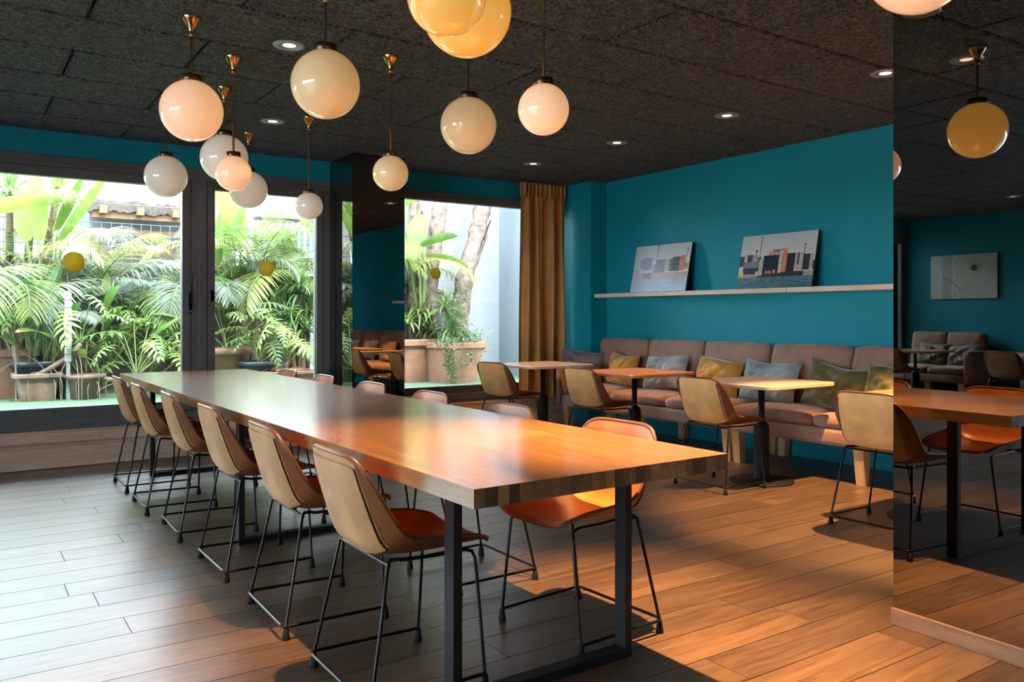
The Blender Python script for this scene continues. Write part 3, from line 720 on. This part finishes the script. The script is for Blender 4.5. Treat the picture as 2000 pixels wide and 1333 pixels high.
# ================================================================ GARDEN
GZ = .30
struct(MB().box(-9, 9, YW+.3, 16, GZ-.2, GZ).build('ground', 'turf'))
struct(MB().box(-30, XL-.2, -14, 7.9, -.25, -.05).build('terrace', 'garden_wall'))
gw = struct(MB().box(-9, 4.4, 12.2, 12.4, GZ, 1.88).build('wall_garden', 'garden_wall'))
MB().box(-9, 4.4, 12.16, 12.44, 1.88, 1.95, c=.006).build('coping', 'white_render', gw)
struct(MB().box(4.4, 7.3, 10.9, 11.1, GZ, 6.5).build('wall_courtyard', 'court_render'))
struct(MB().box(7.14, 7.4, YW+.3, 11.1, GZ, 6.5).build('wall_side', 'shaded_render'))
# grid fence on the wall
fn = thing('grid_fence', 'thin wire grid fence standing on the garden wall below the thatched roof', 'fence', (1.5, 12.3, 1.95))
for i in range(25): MB().tube([(-1.5+i*.125, 0, 0), (-1.5+i*.125, 0, .55)], .005, 5).build('bar', 'blue_steel', fn)
for k in range(4): MB().tube([(-1.55, 0, .06+k*.16), (1.55, 0, .06+k*.16)], .005, 5).build('rail', 'blue_steel', fn)
# thatched hut behind the wall
ht = thing('thatched_hut', 'thatched roof shelter with orange timber beams behind the garden wall', 'building', (2.6, 15.0, GZ))
q0 = at(190, 372, 14.2); q1 = at(352, 384, 14.2); zt = q0.z-GZ+.12
X0, X1 = q0.x-2.6-.25, q1.x-2.6+.5
mb = MB(); rows = []
rn = random.Random(2)
for i in range(7):
    v = i/6; rows.append([(X0+(X1-X0)*j/40, -1.0+v*1.1, zt-.30+v*.42+rn.uniform(-.025, .025)) for j in range(41)])
mb.grid(rows, 0, False); mb.grid([[(p[0], p[1], p[2]-.10) for p in r_] for r_ in rows], 0, False, True)
mb.grid([[(p[0], p[1]-.01, p[2]) for p in rows[0]], [(p[0], p[1]-.01, p[2]-.13-rn.uniform(0, .05)) for p in rows[0]]], 0, False)
mb.build('roof', 'thatch', ht)
for zz, dy, hh in ((zt-.56, -.95, .13), (zt-.80, -.75, .10)):
    MB().box(X0+.1, X1, dy, dy+.1, zz, zz+hh, c=.004).build('beam', 'hut_wood', ht)
for k in range(4):
    xx = X0+.25+k*(X1-X0-.4)/3
    MB().add([(xx, -1.15, zt-.52), (xx+.10, -1.15, zt-.52), (xx+.10, .1, zt-.08), (xx, .1, zt-.08), (xx, -1.15, zt-.40), (xx+.10, -1.15, zt-.40), (xx+.10, .1, zt+.02), (xx, .1, zt+.02)], [(0,3,2,1),(4,5,6,7),(0,1,5,4),(1,2,6,5),(2,3,7,6),(3,0,4,7)])
    m_ = MB(); m_.box(xx, xx+.1, -1.12, -.2, zt-.50, zt-.38); o = m_.build('rafter', 'hut_wood', ht)
MB().box(X0+.02, X0+.12, -1.0, -.9, 0, zt-.5, c=.004).build('post', 'blue_steel', ht)
MB().box(X0+.1, X1, -.60, -.5, zt-1.12, zt-.92).build('fascia', 'brown_fascia', ht)
MB().box(X0+.1, X1+.6, -.1, .0, 0, zt-.4).build('wall', 'white_render', ht)
# pale building beyond
bd = thing('pale_building', 'pale rendered building with a barred window beyond the garden wall', 'building', (5.4, 15.2, GZ))
a0, a1 = at(505, 420, 15.2), at(700, 420, 15.2)
MB().box(a0.x-5.4, a1.x-5.4+.8, 0, .3, 0, a0.z-GZ-.05).build('wall', 'white_render', bd)
MB().box(a0.x-5.5, a1.x-5.4+.8, -.12, .32, a0.z-GZ-.05, a0.z-GZ+.08, c=.01).build('cornice', 'garden_wall', bd)
b0, b1 = at(538, 433, 15.2), at(640, 492, 15.2)
MB().box(b0.x-5.4, b1.x-5.4, -.02, .05, b1.z-GZ, b0.z-GZ).build('window', 'blue_steel', bd)
for k in range(9):
    xx = b0.x-5.4+.06+k*(b1.x-b0.x-.1)/8
    MB().box(xx, xx+.035, -.06, -.03, b1.z-GZ, b0.z-GZ).build('window_bar', 'rose_trim', bd)
# far white facade above the hut
tall = thing('white_facade', 'white house wall rising behind the thatched roof', 'building', (1.6, 17.5, GZ))
MB().box(-3.0, 3.2, 0, .3, 0, 5.2).build('wall', 'white_render', tall)
q = at(275, 372, 17.4)
MB().box(q.x-1.6, q.x-1.6+.75, -.03, .02, q.z-GZ-.25, q.z-GZ+.45).build('window', 'blue_steel', tall)
wl = thing('clothes_line', 'thin pale wires strung across the garden above the palms', 'wire', (1.5, 11.9, 2.9))
for dz, d2 in ((.0, -.16), (.09, .0)):
    MB().tube([(-2.5+5*k/12, 0, dz+(d2)*k/12-.10*math.sin(math.pi*k/12)) for k in range(13)], .004, 5).build('strand', 'wire', wl)

# ---- foliage builders
def strip(mb, base, d, length, width, droop, prof, fold=.25, segs=8, mi=0, side=None, curl=0.0):
    """a leaf blade from base along direction d, bending down by droop"""
    d = Vector(d).normalized(); up = Vector((0, 0, 1))
    sd = side or d.cross(up)
    if sd.length < 1e-4: sd = Vector((1, 0, 0))
    sd = Vector(sd).normalized(); p = Vector(base); rows = []; st_ = length/segs; dd = d.copy()
    for i in range(segs+1):
        t = i/segs; w_ = width*prof(t); nn = sd.cross(dd).normalized()
        if nn.z < 0 and abs(nn.z) > .02: nn = -nn
        rows.append([p-sd*w_+nn*w_*fold, p.copy(), p+sd*w_+nn*w_*fold])
        dd = (dd+Vector((0, 0, -1))*droop/segs*(1+t)).normalized(); p = p+dd*st_
        if curl: sd = (Matrix.Rotation(curl/segs, 3, dd) @ sd)
    mb.grid(rows, mi, True); return p
paddle = lambda t: max(.02, math.sin(math.pi*min(1, t*.93+.05))**.55*(1-.25*t))
lance = lambda t: max(.03, (math.sin(math.pi*(t*.9+.08)))**.8*(1-.35*t))
strap = lambda t: max(.06, (1-t)**.6*min(1, .5+t*3))
def polar(az, el): return Vector((math.cos(R(az))*math.cos(R(el)), math.sin(R(az))*math.cos(R(el)), math.sin(R(el))))

def frond_mesh(seed, L_=1.5, n_=44, lw=.013, ll=.42, arch=1.1, mat='leaf_palm'):
    """feather palm frond growing along +X from the origin, arching down"""
    rn = random.Random(seed); mb = MB(); pts = []; p = Vector((0, 0, 0)); el = R(62)
    for i in range(25):
        pts.append(p.copy()); el -= arch*1.55/24*(.45+1.1*i/24); p = p+Vector((math.cos(el), 0, math.sin(el)))*L_/24
    mb.tube(pts, [lerp(.011, .003, i/24) for i in range(25)], 5, 1)
    for k in range(n_):
        t = lerp(.24, 1, k/(n_-1)); i = min(23, int(t*24)); a = pts[i].lerp(pts[i+1], t*24-i); tg = (pts[i+1]-pts[i]).normalized()
        le = ll*(math.sin(math.pi*(t*.80+.14)))**.7*rn.uniform(.88, 1.08)
        for s_ in (-1, 1):
            nn = Vector((0, s_, 0)); up = tg.cross(Vector((0, 1, 0))); up = up if up.z > 0 else -up
            d = (tg*lerp(.55, 1.1, t)+nn*1.0+up*rn.uniform(.15, .45)).normalized()
            strip(mb, a, d, le, lw*rn.uniform(.8, 1.2), rn.uniform(.5, 1.0), lance, .35, 4, 0)
    return mb.mesh('frond', [mat, 'stalk'])
FR = [frond_mesh(1, 1.5, 46, .010, .48), frond_mesh(2, 1.7, 50, .011, .52, 1.25), frond_mesh(3, 1.35, 42, .012, .44, .85), frond_mesh(4, 1.6, 48, .010, .50, 1.4, 'leaf_palm_blue'), frond_mesh(5, 1.2, 40, .011, .42, .95, 'leaf_palm_blue')]
def pot_mesh(rt, rb, h, mat, square=False, rim=.03):
    mb = MB(); n_ = 28
    prof = [(rb, 0), (lerp(rb, rt, .82), h*.82), (rt+rim*.2, h*.84), (rt+rim, h*.86), (rt+rim, h*.97), (rt+rim*.7, h), (rt-.01, h), (rt-.03, h*.9)]
    if not square: mb.lathe([(0, 0)]+prof+[(0, h*.9)], n_)
    else:
        rows = [rsq(r_, r_, r_*.22, z, 4) for r_, z in prof]; mb.grid(rows, 0, False, False, True); mb.add(rows[-1], [tuple(range(len(rows[0])))], 0); mb.add(rows[0], [tuple(reversed(range(len(rows[0]))))], 0)
    return mb
def palm(x, y, z0, n_, sc, label, seed, stems=3, var=(0, 1, 2), pot=None, lean=(25, 80)):
    t = thing('feather_palm', label, 'plant', (x, y, GZ), 0, 'plants in the garden outside the windows'); rn = random.Random(seed)
    if pot: pot_mesh(*pot).build('pot', pot[3], t)
    hs = [(rn.uniform(-.12, .12), rn.uniform(-.10, .10), z0*rn.uniform(.7, 1.1)) for _ in range(stems)]
    for a, b, h_ in hs:
        MB().tube([(a*.4, b*.4, .02), (a*.8, b*.8, h_*.5), (a, b, h_)], [.03, .024, .016], 7).build('stem', 'palm_stem', t)
    for k in range(n_):
        a, b, h_ = hs[k % stems]; o = link('frond', FR[rn.choice(var)], t)
        o.location = (a, b, h_); s_ = sc*rn.uniform(.75, 1.1); o.scale = (s_, s_, s_)
        o.rotation_euler = (R(rn.uniform(-12, 12)), R(rn.uniform(-22, 28)), R(360*k/n_*2.618+rn.uniform(-20, 20)))
    return t
def paddle_plant(name, x, y, n_, hh, ll, ww, label, seed, mat='leaf_paddle', spread=(55, 88), az=(0, 360), pot=None):
    t = thing(name, label, 'plant', (x, y, GZ), 0, 'plants in the garden outside the windows'); rn = random.Random(seed)
    if pot: pot_mesh(*pot).build('pot', pot[3], t)
    for k in range(n_):
        a = rn.uniform(*az); e = rn.uniform(*spread); b = Vector((rn.uniform(-.12, .12), rn.uniform(-.1, .1), .02)); h_ = hh*rn.uniform(.6, 1.12)
        d = polar(a, e); p = [b]
        for q in range(6): p.append(p[-1]+d*h_/6); d = (d+Vector((0, 0, -.02))).normalized()
        mb = MB(); mb.tube(p, [lerp(.016, .008, i/6) for i in range(7)], 6, 1)
        dl = (d+polar(a, -20)*rn.uniform(.0, .55)).normalized()
        strip(mb, p[-1], dl, ll*rn.uniform(.75, 1.15), ww*rn.uniform(.8, 1.15), rn.uniform(.1, .9), paddle, .22, 10, 0, None, rn.uniform(-.6, .6))
        mb.build('leaf', [mat, 'stalk'], t)
    return t
def philo_leaf(seed, s=1.0):
    """deeply lobed philodendron leaf lying along +X"""
    rn = random.Random(seed); mb = MB(); n_ = 7
    mid = [Vector((.0+.40*i/8*s, 0, .04*s*math.sin(i/8*2.2)-.10*s*(i/8)**2)) for i in range(9)]
    mb.tube(mid, .005*s, 4, 1)
    w_ = .035*s; rows = [[q+Vector((0, -w_*(1-i/9), 0)), q+Vector((0, 0, .002)), q+Vector((0, w_*(1-i/9), 0))] for i, q in enumerate(mid)]; mb.grid(rows, 0, True)
    for k in range(n_):
        t = k/(n_-1); i = min(7, int(t*8)); a = mid[i].lerp(mid[i+1], t*8-i)
        for sd in (-1, 1):
            ang = R(lerp(112, 22, t)); d = Vector((math.cos(ang), sd*math.sin(ang), rn.uniform(-.05, .2)))
            strip(mb, a, d, s*lerp(.20, .16, t)*(1-.35*abs(t-.4))*rn.uniform(.9, 1.1), .026*s, .7, lambda q: max(.05, (1-q**2.2)*min(1, .55+q)), .15, 4, 0)
    return mb.mesh('leaf', ['leaf_philo', 'stalk'])
PHL = [philo_leaf(1), philo_leaf(2, 1.15), philo_leaf(3, .9)]
def philodendron(x, y, n_, reach, label, seed, pot=None, base=0.0, roots=0, az=(0, 360), el=(25, 80), trunk=None):
    t = thing('philodendron', label, 'plant', (x, y, GZ), 0, 'plants in the garden outside the windows'); rn = random.Random(seed)
    if pot:
        pot_mesh(*pot).build('pot', pot[3], t)
        MB().lathe([(0, pot[2]*.88), (pot[0]*.95, pot[2]*.88)], 20).build('soil', 'soil', t)
        base = max(base, pot[2]*.9)
    c0 = Vector((0, 0, base))
    if trunk:
        pts = [c0]+[c0+Vector(q) for q in trunk]; mb = MB(); k_ = 24; P_ = []
        for i in range(k_+1):
            P_.append(Vector(crom([tuple(q) for q in pts], i/k_)))
        mb.tube(P_, [.026+.005*(i % 2) for i in range(k_+1)], 8); mb.build('trunk', 'root', t); c0 = P_[-1]
    for k in range(n_):
        a = rn.uniform(*az); e = rn.uniform(*el); h_ = reach*rn.uniform(.65, 1.1); d = polar(a, e); p = [c0.copy()]
        for q in range(6): p.append(p[-1]+d*h_/6); d = (d+Vector((0, 0, -.05))).normalized()
        pe = MB().tube(p, [lerp(.009, .005, i/6) for i in range(7)], 5).build('petiole', 'stalk', t)
        o = link('leaf', rn.choice(PHL), pe); o.location = p[-1]; s_ = rn.uniform(.6, .95); o.scale = (s_, s_, s_)
        o.rotation_euler = (R(rn.uniform(-25, 25)), R(rn.uniform(0, 45)), R(a+rn.uniform(-30, 30)))
    for k in range(roots):
        a = rn.uniform(0, 360); rr = rn.uniform(.15, .42); b = c0+Vector((rn.uniform(-.1, .1), rn.uniform(-.05, .05), rn.uniform(-.08, .0)))
        if trunk: b = P_[rn.randrange(4, k_)]
        e_ = Vector((b.x+rr*math.cos(R(a)), b.y-abs(rr*math.sin(R(a)))*.6-.1, .012)); md = (b+e_)/2+Vector((rr*.5*math.cos(R(a)), -.08, rn.uniform(.0, .14)))
        MB().tube([crom([tuple(b), tuple(md), tuple(e_)], i/10) for i in range(11)], .0045, 5).build('aerial_root', 'root', t)
    return t
def rosette(mb, c, n_, l_, w_, rn, el=(5, 85), droop=(.6, 1.8), mi=0):
    for k in range(n_):
        strip(mb, c, polar(k*137.5+rn.uniform(-15, 15), rn.uniform(*el)), l_*rn.uniform(.7, 1.1), w_*rn.uniform(.8, 1.15), rn.uniform(*droop), strap, .3, 7, mi)
def dracaena(x, y, heads, label, seed, l_=.42, w_=.022, n_=34, mat='leaf_strap', base=0.0, droop=(.5, 1.6), pot=None):
    t = thing('dracaena', label, 'plant', (x, y, GZ), 0, 'plants in the garden outside the windows'); rn = random.Random(seed)
    if pot: pot_mesh(*pot).build('pot', pot[3], t)
    for hx, hy, hz in heads:
        MB().tube([(hx*.2, hy*.2, base), (hx*.7, hy*.7, base+(hz-base)*.6), (hx, hy, hz)], [.022, .018, .014], 6).build('stem', 'palm_stem', t)
        mb = MB(); rosette(mb, Vector((hx, hy, hz)), n_, l_, w_, rn, (0, 85), droop); o = mb.build('leaf_head', mat, t); o['kind'] = 'stuff'
    return t
def gx(px, Y): return at(px, 600, Y).x

# ---- behind the left window
bn = thing('banana_plant', 'banana plant with huge upright yellow-green leaves at the far left', 'plant', (gx(95, 11.2), 11.2, GZ), 0, 'plants in the garden outside the windows')
def bleaf(root, p0, p1, width, droop, segs=14, fold=.18, side=None, mat='leaf_banana', curl=0):
    b = Vector(root.location); a_, c_ = Vector(p0)-b, Vector(p1)-b; mb = MB(); d = (c_-a_)
    l_ = d.length; d.normalize(); d0 = (d+Vector((0, 0, droop*.5))).normalized()
    strip(mb, a_, d0, l_*1.03, width, droop, paddle, fold, segs, 0, side, curl)
    g0 = Vector((random.Random(l_).uniform(-.05, .05), 0, .02)); md = (g0+a_)/2+Vector((0, 0, .1)) - d*.05
    mb.tube([crom([tuple(g0), tuple(md), tuple(a_)], i/10) for i in range(11)], [lerp(.035, .014, i/10) for i in range(11)], 7, 1)
    return mb.build('leaf', [mat, 'stalk'], root)
bleaf(bn, at(76, 470, 11.0), at(66, 330, 11.0), .13, .05, side=Vector((1, .2, 0)))
bleaf(bn, at(-45, 415, 10.7), at(118, 388, 10.6), .115, .15, side=Vector((.1, -.4, .9)), fold=.5)
bleaf(bn, at(120, 470, 11.2), at(212, 335, 11.2), .15, .0, side=Vector((.8, .2, .5)))
bleaf(bn, at(112, 450, 11.4), at(158, 350, 11.3), .09, .0, side=Vector((.9, .2, .3)))
bleaf(bn, at(52, 470, 10.6), at(38, 410, 10.6), .10, .0, side=Vector((1, .1, 0)))
bleaf(bn, at(10, 640, 10.9), at(-50, 480, 10.8), .15, .3, side=Vector((1, .3, 0)))
yu = thing('yucca', 'spiky yucca heads at the top left of the window', 'plant', (gx(20, 11.9), 11.8, GZ), 0, 'plants in the garden outside the windows')
rn = random.Random(31)
for px, py in ((18, 380), (112, 372), (60, 440), (-40, 350)):
    h_ = at(px, py, 11.8)-Vector(yu.location)
    MB().tube([(h_.x*.2, 0, 0), (h_.x*.7, 0, h_.z*.6), tuple(h_)], [.06, .05, .04], 7).build('stem', 'palm_stem', yu)
    mb = MB(); rosette(mb, h_, 46, .52, .020, rn, (-20, 88), (.0, .5)); mb.build('leaf_head', 'leaf_strap', yu)['kind'] = 'stuff'
paddle_plant('strelitzia', gx(80, 10.7), 10.7, 16, 1.05, .48, .085, 'strelitzia clump with dark paddle leaves in a black pot, far left', 41, pot=(.30, .24, .42, 'pot_dark'))
paddle_plant('strelitzia', gx(185, 10.9), 10.9, 14, .95, .55, .080, 'strelitzia clump with pale paddle leaves, middle of the left window', 42, mat='leaf_philo', spread=(45, 85))
paddle_plant('strelitzia', gx(255, 10.6), 10.6, 7, .75, .60, .060, 'strelitzia clump with long low leaves near the window handle', 43, mat='leaf_philo', spread=(35, 70), az=(-60, 60))
palm(gx(30, 11.3), 11.3, 1.25, 11, 1.0, 'feather palm arching over the far left of the left window', 51, var=(0, 1, 2))
palm(gx(175, 11.5), 11.5, 1.1, 12, .95, 'bluish feather palm below the thatched roof', 52, var=(3, 4, 0))
palm(gx(260, 11.1), 11.1, .85, 12, .95, 'green feather palm in front of the grid fence', 53, var=(0, 2, 4))
palm(gx(330, 11.4), 11.4, 1.05, 11, .95, 'feather palm beside the left window handle', 54, var=(1, 3, 2))
palm(gx(120, 10.9), 10.9, .95, 9, .85, 'low feather palm behind the round sticker of the left window', 55, var=(3, 4))
philodendron(gx(72, 10.35), 10.35, 9, .52, 'philodendron with aerial roots in a crumbling square pot, far left', 61, (.21, .16, .30, 'pot_old', True), roots=7, el=(30, 75), trunk=[(.10, -.05, .06), (.30, -.08, .20), (.42, -.06, .34)])
philodendron(gx(165, 10.25), 10.25, 12, .60, 'philodendron with a ringed creeping trunk in an old round pot', 62, (.19, .15, .27, 'pot_old'), roots=8, el=(35, 80), trunk=[(.15, -.08, -.02), (.38, -.12, -.05), (.52, -.10, -.01)])
philodendron(gx(40, 10.5), 10.5, 9, .62, 'philodendron with spoke-like stalks left of the black pot', 63, None, .36, roots=5, el=(20, 80), trunk=[(-.04, 0, .1), (-.06, -.02, .24)])
philodendron(gx(290, 10.6), 10.6, 15, .62, 'bushy philodendron low behind the left end of the table', 64, None, .30, el=(15, 70))
philodendron(gx(225, 10.8), 10.8, 13, .75, 'philodendron with broad lit leaves in the middle of the left window', 65, None, .35, el=(30, 75))
tp = thing('terracotta_planter', 'long terracotta planter at the far left edge of the garden', 'planter', (gx(-12, 10.9), 10.9, GZ))
rows = [rsq(r_, r_*.6, .05, z, 4) for r_, z in ((.34, 0), (.40, .46), (.43, .47), (.43, .54), (.39, .54), (.37, .48))]
mb = MB(); mb.grid(rows, 0, False, False, True); mb.add(rows[-1], [tuple(range(len(rows[0])))], 0); mb.build('body', 'pot_terracotta', tp)
wp = thing('white_post', 'thin white banded post standing among the left window plants', 'post', (gx(133, 10.2), 10.2, GZ))
for k in range(9): MB().box(-.034, .034, -.02, .02, .42+k*.085, .42+k*.085+.078, c=.003).build('band', 'white_plastic', wp)
MB().box(-.02, .02, -.012, .012, 0, 1.2).build('core', 'rose_trim', wp)
# ---- behind the middle window
b2 = thing('banana_plant', 'banana plant with a broad pale leaf at the top of the middle window', 'plant', (gx(455, 11.5), 11.5, GZ), 0, 'plants in the garden outside the windows')
bleaf(b2, at(470, 470, 11.4), at(432, 325, 11.3), .22, .0, side=Vector((1, .1, .25)))
bleaf(b2, at(425, 520, 11.0), at(428, 420, 11.0), .07, .0, side=Vector((1, .1, 0)))
bleaf(b2, at(440, 500, 11.2), at(478, 400, 11.2), .09, .0, side=Vector((1, .1, -.3)))
palm(gx(440, 11.2), 11.2, 1.30, 12, .95, 'yellow-green feather palm at the left of the middle window', 71, var=(0, 1, 3))
palm(gx(520, 11.0), 11.0, 1.25, 13, 1.0, 'sunlit feather palm behind the middle window sticker', 72, var=(0, 1, 2))
palm(gx(600, 11.3), 11.3, 1.35, 12, 1.0, 'feather palm against the right post of the middle window', 73, var=(0, 2, 1))
palm(gx(690, 11.2), 11.2, 1.30, 12, 1.0, 'feather palm hidden behind the mirrored column', 74, var=(0, 1, 4))
dracaena(gx(585, 10.5), 10.5, [(0, 0, 1.20), (.16, .05, .98), (-.16, -.05, .86), (.05, -.1, .72)], 'striped dracaena with drooping pale leaves by the middle window post', 75, .46, .026, 30)
philodendron(gx(560, 10.15), 10.15, 12, .66, 'philodendron in a brick-red trough right of the middle window', 76, (.30, .27, .24, 'pot_terracotta', True), el=(40, 85), roots=4, trunk=[(0, 0, .06), (.03, -.02, .14)])
philodendron(gx(505, 10.25), 10.25, 8, .50, 'young philodendron in front of the blue-black pot, middle window', 77, (.22, .17, .36, 'pot_dark'), el=(35, 80))
philodendron(gx(445, 10.6), 10.6, 8, .8, 'philodendron with drooping leaves in the big terracotta pot, middle window', 78, (.27, .20, .52, 'pot_terracotta'), el=(40, 85))
tk = thing('tree_stump', 'two crooked brown trunks standing in the middle window', 'tree', (gx(492, 10.9), 10.9, GZ))
for px0, px1, py1 in ((478, 462, 545), (488, 512, 540)):
    a = at(px0, 690, 10.9)-Vector(tk.location); b = at(px1, py1, 10.9)-Vector(tk.location)
    MB().tube([crom([(a.x, 0, 0), ((a.x+b.x)/2+.05, .02, b.z*.6), (b.x, 0, b.z)], i/12) for i in range(13)], [lerp(.06, .038, i/12)+.004*(i % 2) for i in range(13)], 9).build('trunk', 'trunk', tk)
# ---- behind the right window
pp = thing('planted_pot', 'large weathered terracotta pot overgrown with ivy', 'planter', (gx(884, 10.0), 10.0, GZ), .2)
pot_mesh(.335, .26, .56, 'pot_terracotta', True, .03).build('pot', 'pot_terracotta', pp)
MB().box(-.29, .29, -.29, .29, .49, .505).build('soil', 'soil', pp)
rn = random.Random(5); mb = MB()
def ivy(mb, c, n_, sp, rn, s=.028):
    for k in range(n_):
        p = Vector((c[0]+rn.gauss(0, sp[0]), c[1]+rn.gauss(0, sp[1]), c[2]+rn.gauss(0, sp[2])))
        d = polar(rn.uniform(0, 360), rn.uniform(-50, 40)); sd = d.cross(polar(rn.uniform(0, 360), rn.uniform(-90, 90))).normalized(); z_ = s*rn.uniform(.6, 1.3)
        mb.add([p, p+d*z_*.6+sd*z_*.55, p+d*z_*1.3, p+d*z_*.6-sd*z_*.55], [(0, 1, 2, 3)], 0)
for c_, n_, sp in (((-.22, -.28, .56), 260, (.12, .06, .05)), ((-.32, -.30, .36), 300, (.06, .05, .13)), ((-.28, -.30, .16), 160, (.05, .04, .10)), ((.14, -.2, .62), 260, (.16, .1, .06)), ((.34, -.1, .50), 120, (.06, .08, .09)), ((.02, .0, .70), 320, (.18, .12, .07)), ((.14, .05, .95), 240, (.08, .06, .12)), ((.20, .0, 1.22), 110, (.06, .04, .08)), ((-.10, -.36, .28), 60, (.08, .02, .06)), ((.08, -.36, .40), 40, (.06, .02, .04))): ivy(mb, c_, n_, sp, rn)
mb.build('ivy', 'leaf_ivy', pp)['kind'] = 'stuff'
def trunk_tree(label, pts, rad, leaves, seed):
    b = pts[0]; t = thing('banana_tree', label, 'tree', (b.x, b.y, GZ), 0, 'banana trees beyond the right window'); o_ = Vector(t.location); k_ = 26; rn = random.Random(seed)
    P_ = [Vector(crom([tuple(q-o_) for q in pts], i/k_)) for i in range(k_+1)]
    MB().tube(P_, [lerp(rad[0], rad[1], i/k_)*(1+.10*math.sin(i*1.9)+rn.uniform(-.05, .05)) for i in range(k_+1)], 12).build('trunk', 'trunk', t)
    for q in range(5):
        i = rn.randrange(4, k_-4); a = rn.uniform(180, 360); r_ = lerp(rad[0], rad[1], i/k_); mb = MB(); rows = []
        for m_ in range(7):
            p = P_[min(k_, i+m_//2)].lerp(P_[min(k_, i+1+m_//2)], (m_ % 2)/2); w_ = R(34*(1-m_/7)+6)
            rows.append([p+Vector((math.cos(R(a)+w_*s_), math.sin(R(a)+w_*s_), 0))*r_*(1.08+.05*m_) for s_ in (-1, -.4, .4, 1)])
        mb.grid(rows, 0, True); mb.build('bark_sheath', 'trunk', t)
    for a in leaves: bleaf(t, *a)
    return t
trunk_tree('leaning pale banana trunk rising from behind the ivy pot', [at(895, 660, 10.35), at(905, 560, 10.35), at(928, 470, 10.35), at(947, 380, 10.35), at(960, 280, 10.35)], (.135, .115), [], 1)
trunk_tree('banana trunk with cut leaf stubs left of the leaning one', [at(842, 700, 10.5), at(840, 560, 10.5), at(852, 460, 10.5), at(862, 380, 10.5), at(872, 290, 10.5)], (.12, .10),
           [(at(820, 480, 10.2), at(890, 458, 10.1), .10, .25, 12, .25, Vector((.2, -.5, .8))), (at(830, 500, 10.2), at(915, 515, 10.1), .05, .45, 12, .25, Vector((.2, -.6, .7))), (at(820, 420, 10.4), at(800, 520, 10.3), .20, .0, 12, .15, Vector((1, -.2, .2))), (at(790, 395, 10.3), at(835, 378, 10.2), .14, .2, 12, .2, Vector((.3, -.4, .7)))], 2)
trunk_tree('slim banana trunk beside the mirrored column', [at(806, 690, 10.7), at(808, 560, 10.7), at(812, 460, 10.7), at(806, 360, 10.7)], (.09, .08), [], 3)
for i, (px, Y, hd, lab) in enumerate(((822, 10.35, [(0, 0, .95), (-.2, .0, .80), (.12, -.05, .72)], 'glossy dark dracaena beside the mirrored column, right window'), (868, 9.95, [(0, -.05, .98), (.02, -.18, .72)], 'striped dracaena arching over the ivy pot'), (800, 10.8, [(0, 0, 1.3), (.2, 0, 1.1), (-.25, 0, 1.4)], 'tall dracaena against the column in the right window'))):
    dracaena(gx(px, Y), Y, hd, lab, 80+i, .44, .026, 34, droop=(.6, 1.9), base=.05)
sq = thing('planted_pot', 'square terracotta planter behind the ivy pot', 'planter', (gx(806, 10.45), 10.45, GZ), .1)
pot_mesh(.36, .31, .60, 'pot_terracotta', True, .035).build('pot', 'pot_terracotta', sq)
MB().box(-.3, .3, -.3, .3, .53, .545).build('soil', 'soil', sq)
palm(gx(760, 11.0), 10.7, 1.4, 9, .9, 'feather palm between the column and the banana trunks', 91, var=(0, 1, 4))
# plants beyond the windows left of the picture
palm(-1.2, 11.2, 1.3, 10, 1.0, 'feather palm outside the window left of the picture', 92)
palm(-3.2, 11.2, 1.3, 10, 1.0, 'feather palm outside the leftmost window', 93, var=(0, 3, 1))
paddle_plant('strelitzia', -.4, 10.8, 12, 1.0, .5, .085, 'strelitzia just left of the picture edge', 94)

palm(gx(90, 11.7), 11.7, 1.75, 10, .9, 'tall feather palm behind the strelitzia clumps, left window', 95, var=(0, 1, 4))
palm(gx(480, 11.7), 11.7, 1.7, 10, .9, 'tall feather palm behind the crooked trunks, middle window', 97, var=(0, 1, 3))
palm(gx(575, 11.7), 11.7, 1.5, 9, .9, 'tall feather palm in front of the barred window', 98, var=(0, 1, 2))
